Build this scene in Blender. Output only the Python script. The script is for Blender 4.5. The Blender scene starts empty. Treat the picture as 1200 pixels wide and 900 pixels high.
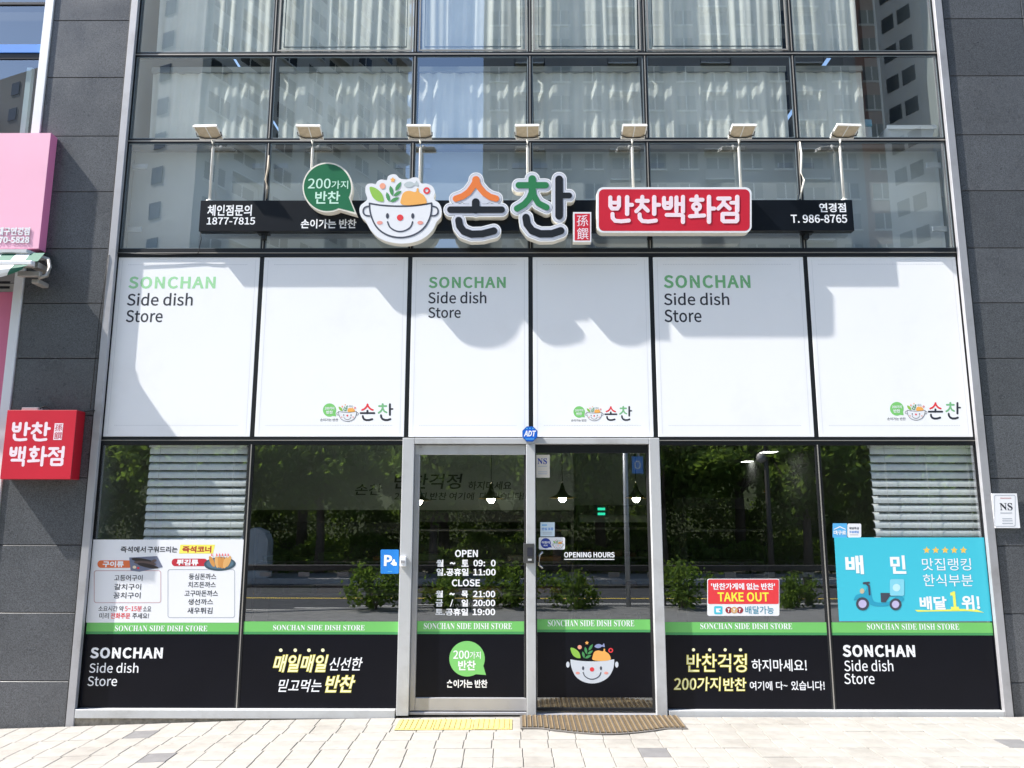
import bpy, bmesh, math, random
import numpy as np
from mathutils import Vector, Matrix
random.seed(7); R_ = random.Random(11)
SC = bpy.context.scene; COL = SC.collection

# ------------------------------------------------------------ camera
F_ = 900.0 / 1200.0
p, yw, rl = [math.radians(a) for a in (9.485, -0.275, 0.048)]
FW = Vector((math.sin(yw)*math.cos(p), math.cos(yw)*math.cos(p), math.sin(p)))
RT = Vector((math.cos(yw), -math.sin(yw), 0)); UP = RT.cross(FW)
c_, s_ = math.cos(rl), math.sin(rl); RT, UP = c_*RT + s_*UP, -s_*RT + c_*UP
EYE = Vector((0, -6.45, 1.66))
cd = bpy.data.cameras.new('camera'); cam = bpy.data.objects.new('camera', cd); COL.objects.link(cam)
cd.sensor_width = 36; cd.lens = 36*F_; cd.clip_start = .05; cd.clip_end = 2000
m = Matrix((RT, UP, -FW)).transposed().to_4x4(); m.translation = EYE; cam.matrix_world = m
SC.camera = cam

def at(x, y, Y):
    """point of the plane y=Y measured in the photograph"""
    d = FW + RT*((x-600)/900) - UP*((y-450)/900)
    return EYE + d*((Y-EYE.y)/d.y)
def mirror(x, y, dist):
    """a thing across the street, seen in the glass: measured in the mirror image, placed where it really stands"""
    q = at(x, y, dist); return Vector((q.x, -dist, q.z))

# ------------------------------------------------------------ light
SUN = Vector((-4.1, -1.0, 5.0)).normalized()
w = bpy.data.worlds.new('World'); SC.world = w; w.use_nodes = True
nt = w.node_tree; bg = nt.nodes['Background']
sky = nt.nodes.new('ShaderNodeTexSky'); sky.sky_type = 'NISHITA'; sky.sun_disc = False
sky.sun_elevation = math.asin(SUN.z); sky.sun_rotation = math.atan2(SUN.x, SUN.y) % (2*math.pi)
sky.air_density = 1.0; sky.dust_density = 1.0; sky.ozone_density = 2.2
nt.links.new(sky.outputs[0], bg.inputs[0]); bg.inputs[1].default_value = 0.15
sl = bpy.data.lights.new('sun', 'SUN'); so = bpy.data.objects.new('sun', sl); COL.objects.link(so)
sl.energy = 4.4; sl.angle = math.radians(.55); sl.color = (1.0, .955, .89)
so.rotation_euler = (-SUN).to_track_quat('-Z', 'Y').to_euler()
SC.view_settings.view_transform = 'Standard'; SC.view_settings.look = 'None'
SC.view_settings.exposure = 1.3; SC.view_settings.gamma = 1.0
SC.cycles.max_bounces = 10; SC.cycles.transparent_max_bounces = 16
SC.cycles.glossy_bounces = 4; SC.cycles.diffuse_bounces = 4

# ------------------------------------------------------------ materials
MATS = {}
def srgb(r, g, b):
    return tuple(((v/255/12.92) if v/255 <= .04045 else ((v/255+.055)/1.055)**2.4) for v in (r, g, b)) + (1,)
def mat(name, col, rough=.5, metal=0, spec=.5, emit=0, noise=0, nscale=8, bump=0, bscale=40, rnd=0, coat=0):
    if name in MATS: return MATS[name]
    m = bpy.data.materials.new(name); MATS[name] = m; m.use_nodes = True
    n = m.node_tree; b = n.nodes['Principled BSDF']
    b.inputs['Base Color'].default_value = col; b.inputs['Roughness'].default_value = rough
    b.inputs['Metallic'].default_value = metal; b.inputs['Specular IOR Level'].default_value = spec
    if coat: b.inputs['Coat Weight'].default_value = coat; b.inputs['Coat Roughness'].default_value = .06
    if emit: b.inputs['Emission Color'].default_value = col; b.inputs['Emission Strength'].default_value = emit
    tc = n.nodes.new('ShaderNodeTexCoord')
    if noise or rnd:
        mix = n.nodes.new('ShaderNodeHueSaturation'); mix.inputs['Color'].default_value = col
        val = None
        nz = n.nodes.new('ShaderNodeTexNoise'); nz.inputs['Scale'].default_value = nscale; nz.inputs['Detail'].default_value = 6
        n.links.new(tc.outputs['Object'], nz.inputs['Vector'])
        mr = n.nodes.new('ShaderNodeMapRange'); mr.inputs['To Min'].default_value = 1-noise; mr.inputs['To Max'].default_value = 1+noise
        mr.inputs['From Min'].default_value = .3; mr.inputs['From Max'].default_value = .7
        n.links.new(nz.outputs[0], mr.inputs['Value']); val = mr.outputs[0]
        if rnd:
            oi = n.nodes.new('ShaderNodeObjectInfo'); m2 = n.nodes.new('ShaderNodeMapRange')
            m2.inputs['To Min'].default_value = 1-rnd; m2.inputs['To Max'].default_value = 1+rnd
            n.links.new(oi.outputs['Random'], m2.inputs['Value'])
            mu = n.nodes.new('ShaderNodeMath'); mu.operation = 'MULTIPLY'
            n.links.new(val, mu.inputs[0]); n.links.new(m2.outputs[0], mu.inputs[1]); val = mu.outputs[0]
        n.links.new(val, mix.inputs['Value']); n.links.new(mix.outputs[0], b.inputs['Base Color'])
    if bump:
        nb = n.nodes.new('ShaderNodeTexNoise'); nb.inputs['Scale'].default_value = bscale; nb.inputs['Detail'].default_value = 4
        n.links.new(tc.outputs['Object'], nb.inputs['Vector'])
        bp = n.nodes.new('ShaderNodeBump'); bp.inputs['Strength'].default_value = bump; bp.inputs['Distance'].default_value = .01
        n.links.new(nb.outputs[0], bp.inputs['Height']); n.links.new(bp.outputs[0], b.inputs['Normal'])
    return m
def glass(name, tint, r0, rough=0.0, wav=0.0):
    if name in MATS: return MATS[name]
    m = bpy.data.materials.new(name); MATS[name] = m; m.use_nodes = True
    n = m.node_tree; n.nodes.remove(n.nodes['Principled BSDF']); out = n.nodes['Material Output']
    tr = n.nodes.new('ShaderNodeBsdfTransparent'); tr.inputs[0].default_value = tint
    gl = n.nodes.new('ShaderNodeBsdfGlossy'); gl.inputs['Roughness'].default_value = rough; gl.inputs[0].default_value = (.93, .97, 1, 1)
    fr = n.nodes.new('ShaderNodeLayerWeight'); fr.inputs['Blend'].default_value = .5
    pw = n.nodes.new('ShaderNodeMath'); pw.operation = 'POWER'; pw.inputs[1].default_value = 5; n.links.new(fr.outputs['Facing'], pw.inputs[0])
    ad = n.nodes.new('ShaderNodeMath'); ad.operation = 'MULTIPLY_ADD'; ad.inputs[1].default_value = 1-r0-.04; ad.inputs[2].default_value = r0+.04; ad.use_clamp = True
    n.links.new(pw.outputs[0], ad.inputs[0])
    mx = n.nodes.new('ShaderNodeMixShader'); n.links.new(ad.outputs[0], mx.inputs[0])
    n.links.new(tr.outputs[0], mx.inputs[1]); n.links.new(gl.outputs[0], mx.inputs[2]); n.links.new(mx.outputs[0], out.inputs[0])
    if wav:
        tc = n.nodes.new('ShaderNodeTexCoord'); nb = n.nodes.new('ShaderNodeTexNoise'); nb.inputs['Scale'].default_value = 1.3; nb.inputs['Detail'].default_value = 1
        n.links.new(tc.outputs['Object'], nb.inputs['Vector'])
        bp = n.nodes.new('ShaderNodeBump'); bp.inputs['Strength'].default_value = wav; bp.inputs['Distance'].default_value = .01
        n.links.new(nb.outputs[0], bp.inputs['Height']); n.links.new(bp.outputs[0], gl.inputs['Normal']); n.links.new(bp.outputs[0], fr.inputs['Normal'])
    return m
def granite(name, base, rough):
    m = mat(name, base, rough, spec=.5)
    n = m.node_tree; b = n.nodes['Principled BSDF']; tc = n.nodes.new('ShaderNodeTexCoord')
    geo = n.nodes.new('ShaderNodeNewGeometry')
    a = n.nodes.new('ShaderNodeTexNoise'); a.inputs['Scale'].default_value = 160; a.inputs['Detail'].default_value = 3; a.inputs['Roughness'].default_value = .7
    l = n.nodes.new('ShaderNodeTexNoise'); l.inputs['Scale'].default_value = 2.2; l.inputs['Detail'].default_value = 7; l.inputs['Roughness'].default_value = .65
    st = n.nodes.new('ShaderNodeTexNoise'); st.inputs['Scale'].default_value = 3.0; st.inputs['Detail'].default_value = 8; st.inputs['Distortion'].default_value = 1.5
    for q in (a, l, st): n.links.new(geo.outputs['Position'], q.inputs['Vector'])
    ra = n.nodes.new('ShaderNodeValToRGB'); e = ra.color_ramp.elements
    e[0].position = .34; e[0].color = tuple(v*.5 for v in base[:3])+(1,); e[1].position = .66; e[1].color = tuple(min(1, v*1.9) for v in base[:3])+(1,)
    n.links.new(a.outputs[0], ra.inputs[0])
    ml = n.nodes.new('ShaderNodeMapRange'); ml.inputs['From Min'].default_value = .3; ml.inputs['From Max'].default_value = .72
    ml.inputs['To Min'].default_value = .9; ml.inputs['To Max'].default_value = 1.1; n.links.new(l.outputs[0], ml.inputs['Value'])
    oi = n.nodes.new('ShaderNodeObjectInfo'); mo = n.nodes.new('ShaderNodeMapRange'); mo.inputs['To Min'].default_value = .88; mo.inputs['To Max'].default_value = 1.12
    n.links.new(oi.outputs['Random'], mo.inputs['Value'])
    mm = n.nodes.new('ShaderNodeMath'); mm.operation = 'MULTIPLY'; n.links.new(ml.outputs[0], mm.inputs[0]); n.links.new(mo.outputs[0], mm.inputs[1])
    hs = n.nodes.new('ShaderNodeHueSaturation'); n.links.new(ra.outputs[0], hs.inputs['Color']); n.links.new(mm.outputs[0], hs.inputs['Value'])
    # pale mineral streaks and scuffs
    rs = n.nodes.new('ShaderNodeValToRGB'); rs.color_ramp.elements[0].position = .70; rs.color_ramp.elements[1].position = .84
    rs.color_ramp.elements[1].color = (.35, .35, .35, 1); n.links.new(st.outputs[0], rs.inputs[0])
    mx = n.nodes.new('ShaderNodeMix'); mx.data_type = 'RGBA'; n.links.new(rs.outputs[0], mx.inputs[0]); n.links.new(hs.outputs[0], mx.inputs[6])
    mx.inputs[7].default_value = (.22, .22, .21, 1); n.links.new(mx.outputs[2], b.inputs['Base Color'])
    rr = n.nodes.new('ShaderNodeMapRange'); rr.inputs['To Min'].default_value = rough-.1; rr.inputs['To Max'].default_value = rough+.15
    n.links.new(l.outputs[0], rr.inputs['Value']); n.links.new(rr.outputs[0], b.inputs['Roughness'])
    return m

GRAN = granite('granite', (.070, .074, .081, 1), .27)
SILV = mat('silver_aluminium', (.42, .42, .44, 1), .42, .35, noise=.04, nscale=5)
SILVL = mat('pale_aluminium', (.52, .53, .54, 1), .45, .15, noise=.03, nscale=5)
DARKM = mat('dark_aluminium', (.018, .02, .024, 1), .35, .3)
GASK = mat('gasket', (.012, .012, .013, 1), .6)
EDGE = mat('edge_trim', (.38, .36, .33, 1), .4, .4)
WPAN = mat('white_film', (.88, .89, .91, 1), .30, spec=.4, noise=.012, nscale=1.5, bump=.05, bscale=1.2)
WTXT = mat('white_print', (.86, .87, .9, 1), .5)
BLKF = mat('black_film', (.0045, .005, .009, 1), .28, spec=.16, noise=.15, nscale=2, bump=.03, bscale=1.5)
GRNF = mat('green_film', (.16, .52, .13, 1), .42)
GRND = mat('green_film_dark', (.06, .30, .10, 1), .42)
GTXT = mat('green_print', (.19, .48, .22, 1), .5)
KTXT = mat('black_print', (.02, .022, .035, 1), .5)
YTXT = mat('yellow_print', (.86, .82, .22, 1), .5)
GREYL = mat('grey_print', (.42, .45, .5, 1), .5)
NAVY = mat('navy_line', (.055, .062, .09, 1), .4)
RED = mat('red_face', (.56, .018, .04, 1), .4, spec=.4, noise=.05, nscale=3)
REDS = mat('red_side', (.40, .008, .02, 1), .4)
REDP = mat('red_print', (.75, .04, .05, 1), .5)
PINKT = mat('pale_pink_letter', (.86, .72, .78, 1), .45)
CREAM = mat('cream_return', (.80, .77, .68, 1), .5)
SWHT = mat('sign_white', (.80, .81, .84, 1), .35)
SLIP = mat('sign_lip', (.62, .64, .72, 1), .35)
SLINE = mat('sign_groove', (.30, .32, .36, 1), .5)
ORNG = mat('orange_face', (.78, .20, .045, 1), .4)
GREEN = mat('deep_green_face', (.022, .19, .07, 1), .4)
BUBG = mat('bubble_green', (.018, .15, .065, 1), .3, noise=.1, nscale=4)
CHAR = mat('charcoal_face', (.014, .017, .023, 1), .4, spec=.3)
BAR = mat('sign_bar_black', (.004, .006, .010, 1), .35, spec=.3, noise=.15, nscale=6)
LTXT = mat('bubble_letter', (.55, .82, .68, 1), .45)
PEACH = mat('peach', (.85, .36, .24, 1), .5)
LEAFL = mat('leaf_print', (.27, .52, .07, 1), .5)
LEAFD = mat('leaf_print_dark', (.06, .28, .09, 1), .5)
PUMP = mat('pumpkin_print', (.86, .42, .10, 1), .5)
FISH = mat('fish_print', (.50, .56, .58, 1), .5)
FISHB = mat('fish_print_blue', (.26, .30, .52, 1), .5)
BUBL = mat('bright_green_print', (.20, .58, .16, 1), .5)
TEAL = mat('teal_print', (.05, .52, .66, 1), .45)
TEALD = mat('teal_print_dark', (.02, .26, .38, 1), .45)
BLUE = mat('blue_print', (.02, .22, .68, 1), .4)
SKYB = mat('light_blue_print', (.10, .42, .76, 1), .45)
NAVB = mat('navy_blue_print', (.02, .05, .32, 1), .45)
CRMP = mat('cream_print', (.66, .61, .53, 1), .5)
LAMPW = mat('lamp_white', (.80, .79, .75, 1), .4)
LAMPF = mat('lamp_face', (.55, .46, .33, 1), .25, noise=.1, nscale=30)
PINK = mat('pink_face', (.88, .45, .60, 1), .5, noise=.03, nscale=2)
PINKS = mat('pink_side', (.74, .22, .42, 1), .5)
PINKD = mat('pink_poster', (.62, .16, .28, 1), .4)
BRN = mat('orange_pill', (.72, .16, .05, 1), .5)
LAV = mat('lavender', (.50, .46, .70, 1), .5)
GL_UP = glass('upper_glass', (.93, .97, .96, 1), .17, wav=.03)
GL_LO = glass('lower_glass', (.90, .93, .92, 1), .22, wav=.02)
GL_DR = glass('door_glass', (.80, .84, .82, 1), .19, wav=.012)

# ------------------------------------------------------------ object helpers
ROOTLOC = {}
def tag(o, label=None, cat=None, group=None, kind=None):
    if label: o['label'] = label
    if cat: o['category'] = cat
    if group: o['group'] = group
    if kind: o['kind'] = kind
    return o
def thing(name, label, cat, loc=(0, 0, 0), group=None):
    o = bpy.data.objects.new(name, None); COL.objects.link(o); o.location = loc; o.empty_display_size = .1
    ROOTLOC[o] = Vector(loc); return tag(o, label, cat, group)
def link(name, me, parent=None, mt=None, kind=None):
    """mesh given in world coordinates -> object under parent"""
    o = bpy.data.objects.new(name, me); COL.objects.link(o)
    if mt: me.materials.append(mt)
    if parent:
        base = ROOTLOC.get(parent, Vector((0, 0, 0))); me.transform(Matrix.Translation(-base)) if base.length else None
        o.parent = parent; ROOTLOC[o] = base
        if parent.parent or parent.type != 'EMPTY': pass
    else: ROOTLOC[o] = Vector((0, 0, 0))
    if kind: o['kind'] = kind
    return o
class MB:
    def __init__(s): s.v = []; s.f = []; s.mi = []; s.mats = []; s.sm = []
    def _m(s, mt):
        if mt not in s.mats: s.mats.append(mt)
        return s.mats.index(mt)
    def poly(s, pts, mt=None, smooth=False):
        b = len(s.v); s.v += [tuple(q) for q in pts]; s.f.append(tuple(range(b, b+len(pts)))); s.mi.append(s._m(mt)); s.sm.append(smooth)
    def add(s, vs, fs, mt=None, smooth=False):
        b = len(s.v); s.v += [tuple(q) for q in vs]
        k = s._m(mt)
        for f in fs: s.f.append(tuple(i+b for i in f)); s.mi.append(k); s.sm.append(smooth)
    def box(s, x0, x1, y0, y1, z0, z1, mt=None, bev=0, M=None):
        if bev:
            bm = bmesh.new(); bmesh.ops.create_cube(bm, size=1)
            bmesh.ops.scale(bm, vec=(x1-x0, y1-y0, z1-z0), verts=bm.verts)
            bmesh.ops.bevel(bm, geom=bm.edges[:], offset=bev, segments=1, affect='EDGES', profile=.5)
            bmesh.ops.translate(bm, vec=((x0+x1)/2, (y0+y1)/2, (z0+z1)/2), verts=bm.verts)
            vs = [v.co.copy() for v in bm.verts]; fs = [[v.index for v in f.verts] for f in bm.faces]; bm.free()
        else:
            vs = [Vector(q) for q in ((x0,y0,z0),(x1,y0,z0),(x1,y1,z0),(x0,y1,z0),(x0,y0,z1),(x1,y0,z1),(x1,y1,z1),(x0,y1,z1))]
            fs = [(0,3,2,1),(4,5,6,7),(0,1,5,4),(1,2,6,5),(2,3,7,6),(3,0,4,7)]
        if M: vs = [M @ q for q in vs]
        s.add(vs, fs, mt)
    def tube(s, pts, r, mt=None, n=10, caps=True):
        pts = [Vector(q) for q in pts]; rs = r if isinstance(r, (list, tuple)) else [r]*len(pts)
        vs = []; fs = []
        for i, q in enumerate(pts):
            d = (pts[min(i+1, len(pts)-1)] - pts[max(i-1, 0)]).normalized()
            a = d.cross(Vector((0, 0, 1))); a = a.normalized() if a.length > .1 else Vector((1, 0, 0)); b = d.cross(a)
            vs += [q + (a*math.cos(t*2*math.pi/n) + b*math.sin(t*2*math.pi/n))*rs[i] for t in range(n)]
        for i in range(len(pts)-1):
            for t in range(n): fs.append((i*n+t, i*n+(t+1) % n, (i+1)*n+(t+1) % n, (i+1)*n+t))
        if caps: fs.append(tuple(range(n))[::-1]); fs.append(tuple(range((len(pts)-1)*n, len(pts)*n)))
        s.add(vs, fs, mt, True)
    def lathe(s, cx, cy, prof, mt=None, n=24):
        vs = []; fs = []
        for r, z in prof: vs += [(cx+r*math.cos(t*2*math.pi/n), cy+r*math.sin(t*2*math.pi/n), z) for t in range(n)]
        for i in range(len(prof)-1):
            for t in range(n): fs.append((i*n+t, i*n+(t+1) % n, (i+1)*n+(t+1) % n, (i+1)*n+t))
        s.add(vs, fs, mt, True)
    def mesh(s, name):
        me = bpy.data.meshes.new(name); me.from_pydata(s.v, [], s.f)
        for q in s.mats:
            if q: me.materials.append(q)
        if len(s.mats) > 1: me.polygons.foreach_set('material_index', s.mi)
        me.polygons.foreach_set('use_smooth', s.sm); me.update()
        return me
    def build(s, name, parent=None, kind=None): return link(name, s.mesh(name), parent, kind=kind)
def bx(name, parent, mt, x0, x1, y0, y1, z0, z1, bev=0, kind=None):
    q = MB(); q.box(x0, x1, y0, y1, z0, z1, mt, bev); return q.build(name, parent, kind)

# ---- flat print and cut-out shapes, drawn in the facade's own plane
GAP = .0005
def curve_mesh(loops, extrude=0):
    """filled 2D outline (holes allowed) -> list verts, faces in (x, y, z)"""
    cu = bpy.data.curves.new('c', 'CURVE'); cu.dimensions = '2D'; cu.fill_mode = 'BOTH' if extrude else 'FRONT'; cu.extrude = extrude
    for L in loops:
        sp = cu.splines.new('POLY'); sp.points.add(len(L)-1)
        sp.points.foreach_set('co', [v for q in L for v in (q[0], q[1], 0, 1)]); sp.use_cyclic_u = True
    o = bpy.data.objects.new('c', cu); me = o.to_mesh()
    vs = [v.co.copy() for v in me.vertices]; fs = [tuple(q.vertices) for q in me.polygons]
    o.to_mesh_clear(); bpy.data.objects.remove(o); bpy.data.curves.remove(cu)
    if not extrude and fs:   # face the viewer
        a, b, c = (vs[i] for i in fs[0][:3])
        if (b-a).cross(c-a).z < 0: fs = [f[::-1] for f in fs]
    return vs, fs
def toworld(vs, Y): return [(v[0], Y - v[2], v[1]) for v in vs]
def flat(mb, loops, Y, mt):
    """loops in facade x,z metres; zero thickness film print at depth Y"""
    vs, fs = curve_mesh(loops); mb.add(toworld(vs, Y), fs, mt)
def solid(mb, loops, Y, depth, mt, side=None):
    """front face at Y, thickness going back"""
    vs, fs = curve_mesh(loops, depth/2); vs = toworld(vs, Y+depth/2)
    if side is None: mb.add(vs, fs, mt); return
    fr = []; sd = []
    for f in fs:
        ys = [vs[i][1] for i in f]
        (fr if max(ys)-min(ys) < 1e-5 and ys[0] < Y+depth/2 else sd).append(f)
    mb.add(vs, fr, mt); mb.add(vs, sd, side)
def P2(x, y, Y): q = at(x, y, Y); return (q.x, q.z)
def px_loop(pts, Y): return [P2(x, y, Y) for x, y in pts]
def ell(cx, cy, rx, ry, n=28, rot=0):
    c, s = math.cos(rot), math.sin(rot)
    return [(cx + rx*math.cos(t)*c - ry*math.sin(t)*s, cy + rx*math.cos(t)*s + ry*math.sin(t)*c) for t in [2*math.pi*i/n for i in range(n)]]
def rect(x0, y0, x1, y1): return [(x0, y0), (x1, y0), (x1, y1), (x0, y1)]
def rrect(x0, y0, x1, y1, r, n=6):
    out = []
    for cx, cy, a in ((x1-r, y1-r, 0), (x0+r, y1-r, 90), (x0+r, y0+r, 180), (x1-r, y0+r, 270)):
        out += [(cx+r*math.cos(math.radians(a+90*i/n)), cy+r*math.sin(math.radians(a+90*i/n))) for i in range(n+1)]
    return out
def catmull(pts, k=5, closed=True):
    n = len(pts); out = []
    for i in range(n if closed else n-1):
        g = lambda j: pts[j % n] if closed else pts[max(0, min(n-1, j))]
        a, b, c, d = g(i-1), g(i), g(i+1), g(i+2)
        for t in [j/k for j in range(k)]:
            out.append(tuple(.5*(2*b[q] + (c[q]-a[q])*t + (2*a[q]-5*b[q]+4*c[q]-d[q])*t*t + (3*b[q]-a[q]-3*c[q]+d[q])*t**3) for q in (0, 1)))
    if not closed: out.append(pts[-1])
    return out
def star(cx, cy, r, r2=.42, n=5, rot=-math.pi/2):
    return [(cx + (r if i % 2 == 0 else r*r2)*math.cos(rot+i*math.pi/n), cy + (r if i % 2 == 0 else r*r2)*math.sin(rot+i*math.pi/n)) for i in range(2*n)]
# union of round-ended strokes -> outline loops
def strokes_outline(strokes, grow=0, step=2.0):
    """strokes: list of (polyline, radius)"""
    xs = [q[0] for st, r in strokes for q in st]; ys = [q[1] for st, r in strokes for q in st]
    R = max(r for _, r in strokes) + grow + 3*step
    gx = np.arange(min(xs)-R, max(xs)+R+step, step); gy = np.arange(min(ys)-R, max(ys)+R+step, step)
    X, Y = np.meshgrid(gx, gy); D = np.full(X.shape, 1e9)
    for st, r in strokes:
        st = list(st) if len(st) > 1 else [st[0], st[0]]
        for a, b in zip(st[:-1], st[1:]):
            dx, dy = b[0]-a[0], b[1]-a[1]; L = dx*dx+dy*dy
            t = np.clip(((X-a[0])*dx + (Y-a[1])*dy)/L, 0, 1) if L > 0 else 0
            D = np.minimum(D, np.hypot(X-a[0]-t*dx, Y-a[1]-t*dy) - r - grow)
    return contours(D, gx, gy)
def contours(D, gx, gy):
    D = np.where(np.abs(D) < 1e-6, 1e-6, D); segs = {}
    S = D < 0; H, W = D.shape
    code = S[:-1, :-1]*1 + S[:-1, 1:]*2 + S[1:, 1:]*4 + S[1:, :-1]*8
    tab = {1: [(3, 0)], 2: [(0, 1)], 3: [(3, 1)], 4: [(1, 2)], 5: [(3, 0), (1, 2)], 6: [(0, 2)], 7: [(3, 2)], 8: [(2, 3)], 9: [(2, 0)], 10: [(0, 1), (2, 3)], 11: [(2, 1)], 12: [(1, 3)], 13: [(1, 0)], 14: [(0, 3)]}
    pos = {}
    def ek(i, j, e): return (('h', i, j), ('v', i, j+1), ('h', i+1, j), ('v', i, j))[e]
    def pt(k):
        t, i, j = k
        if t == 'h': a, b = D[i, j], D[i, j+1]; f = a/(a-b); return (gx[j]+f*(gx[j+1]-gx[j]), gy[i])
        a, b = D[i, j], D[i+1, j]; f = a/(a-b); return (gx[j], gy[i]+f*(gy[i+1]-gy[i]))
    for i, j in zip(*np.nonzero((code > 0) & (code < 15))):
        for a, b in tab[int(code[i, j])]: segs[ek(i, j, a)] = ek(i, j, b)
    loops = []
    while segs:
        k0, k = segs.popitem(); L = [k0]
        while k != k0 and k in segs: L.append(k); k = segs.pop(k)
        pts = [pt(q) for q in L]
        if len(pts) > 6: loops.append(simplify(pts, .12*(gx[1]-gx[0])))
    return loops
def simplify(pts, eps):
    def dp(P):
        if len(P) < 3: return P
        a, b = np.array(P[0]), np.array(P[-1]); d = b-a; L = np.hypot(*d)
        Q = np.array(P[1:-1]); dist = np.abs((Q[:, 0]-a[0])*d[1] - (Q[:, 1]-a[1])*d[0])/L if L > 0 else np.hypot(*(Q-a).T)
        i = int(dist.argmax())
        if dist[i] < eps: return [P[0], P[-1]]
        return dp(P[:i+2])[:-1] + dp(P[i+1:])
    h = len(pts)//2
    return dp(pts[:h+1])[:-1] + dp(pts[h:] + pts[:1])[:-1]

SERIF = {}
for i, ch in enumerate('ABCDEFGHIJKLMNOPQRSTUVWXYZ'): SERIF[ch] = chr(0x1D400+i)
def serif(s): return ''.join(SERIF.get(c, c) for c in s)
FONT = None
try:
    FONT = bpy.data.fonts.load(bpy.utils.resource_path('LOCAL') + '/datafiles/fonts/Noto Sans CJK Regular.woff2')
except Exception: FONT = None      # the built-in font serves instead
TXT = {}
def text_mesh(body, bold=0, shear=0, space=1.0):
    key = (body, bold, shear, space)
    if key in TXT: return TXT[key]
    c = bpy.data.curves.new('t', 'FONT'); c.body = body; c.offset = bold
    if FONT and max(map(ord, body)) < 0x1D000: c.font = FONT; c.offset = bold*.34      # this face comes in at about a third of the built-in one's size
    c.shear = shear; c.space_character = space
    c.resolution_u = 3; c.fill_mode = 'FRONT'
    o = bpy.data.objects.new('t', c); me = o.to_mesh()
    V = np.array([v.co for v in me.vertices]); Fc = [tuple(q.vertices) for q in me.polygons]
    o.to_mesh_clear(); bpy.data.objects.remove(o); bpy.data.curves.remove(c)
    V[:, 0] -= V[:, 0].min(); V[:, 0] /= V[:, 0].max(); V[:, 1] -= V[:, 1].min(); V[:, 1] /= V[:, 1].max()
    a, b, c3 = (V[i] for i in Fc[0][:3])
    if np.cross(b-a, c3-a)[2] < 0: Fc = [f[::-1] for f in Fc]
    TXT[key] = (V, Fc); return TXT[key]
def text(mb, body, box, Y, mt, bold=0, shear=0, space=1.0):
    """lettering fitted into the rectangle it fills in the photograph"""
    x0, y0, x1, y1 = box; V, Fc = text_mesh(body, bold, shear, space)
    ym = (y0+y1)/2; xm = (x0+x1)/2
    X0 = at(x0, ym, Y).x; X1 = at(x1, ym, Y).x; Z0 = at(xm, y1, Y).z; Z1 = at(xm, y0, Y).z
    mb.add([(X0+(X1-X0)*v[0], Y, Z0+(Z1-Z0)*v[1]) for v in V], Fc, mt)
def lettering(parent, body, box, Y, mt, bold=0, shear=0, space=1.0, name='lettering'):
    q = MB(); text(q, body, box, Y, mt, bold, shear, space); return q.build(name, parent)

# ------------------------------------------------------------ facade grid (metres)
GX = [-3.497, -2.221, -.922, .130, 1.180, 2.528, 3.858]
ZF, ZE, ZD, ZC, ZB, ZA, ZT = .12, .786, 2.283, 3.866, 4.955, 5.804, 7.25
def gz(x, y=0):
    return float(np.interp(x, [-9, -5.2, -3.55, -2.04, -.9, .06, 3.8, 9], [-.18, -.06, -.003, .05, .067, .075, .085, .10])) + .004*min(0, y)
#__GROUND__
JOINT = mat('paver_joint', (.20, .185, .165, 1), .9, noise=.3, nscale=20)
PAV = mat('paver_concrete', (.325, .308, .28, 1), .88, noise=.10, nscale=7, bump=.4, bscale=220, rnd=.035)
def grime(m, lo, hi, sc, fac):
    n = m.node_tree; b = n.nodes['Principled BSDF']; src = b.inputs['Base Color'].links[0].from_socket if b.inputs['Base Color'].is_linked else None
    geo = n.nodes.new('ShaderNodeNewGeometry'); nz = n.nodes.new('ShaderNodeTexNoise'); nz.inputs['Scale'].default_value = sc; nz.inputs['Detail'].default_value = 8; nz.inputs['Roughness'].default_value = .65
    n.links.new(geo.outputs['Position'], nz.inputs['Vector']); mr = n.nodes.new('ShaderNodeMapRange'); mr.inputs['From Min'].default_value = lo; mr.inputs['From Max'].default_value = hi
    mr.inputs['To Min'].default_value = 0; mr.inputs['To Max'].default_value = fac; n.links.new(nz.outputs[0], mr.inputs['Value'])
    mx = n.nodes.new('ShaderNodeMix'); mx.data_type = 'RGBA'; mx.blend_type = 'MULTIPLY'; n.links.new(mr.outputs[0], mx.inputs[0])
    if src: n.links.new(src, mx.inputs[6])
    else: mx.inputs[6].default_value = b.inputs['Base Color'].default_value
    mx.inputs[7].default_value = (.42, .38, .33, 1); n.links.new(mx.outputs[2], b.inputs['Base Color'])
grime(PAV, .50, .72, 1.6, .38); grime(PAV, .60, .74, 14, .4)
grime(SILV, .5, .75, 3, .45); grime(SILVL, .5, .75, 3, .4); grime(WPAN, .55, .8, 1.1, .12)
xs = list(np.arange(-12, 12.01, .4)); ys = [0.3, -.5, -1.5, -2.5, -3.42]
q = MB()
for i in range(len(xs)-1):
    for j in range(len(ys)-1):
        a, b = xs[i], xs[i+1]; c, d = ys[j+1], ys[j]
        q.poly([(a, c, gz(a, c)-.008), (b, c, gz(b, c)-.008), (b, d, gz(b, d)-.008), (a, d, gz(a, d)-.008)], JOINT)
pav = tag(q.build('pavement'), kind='structure')
PIT = .1965; cand = []
for j in range(17):
    for i in range(-30, 31):
        x = i*PIT + .042 - PIT/2 + (.012*math.sin(j*1.7)); y = -.075 - PIT*(j+.5)
        cand.append((x, y))
inview = [c for c in cand if abs(c[0]) < 4.75*(6.45+c[1]+.5)/6.6 and c[1] > -1.42]
inview.sort(key=lambda c: -c[1]*.0 + abs(c[0]))
near = inview[:296]; nearset = set(near)
pm = MB(); h = PIT/2-.0022; pm.box(-h, h, -h, h, -.03, 0, PAV, bev=.003); pme = pm.mesh('paver')
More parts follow.
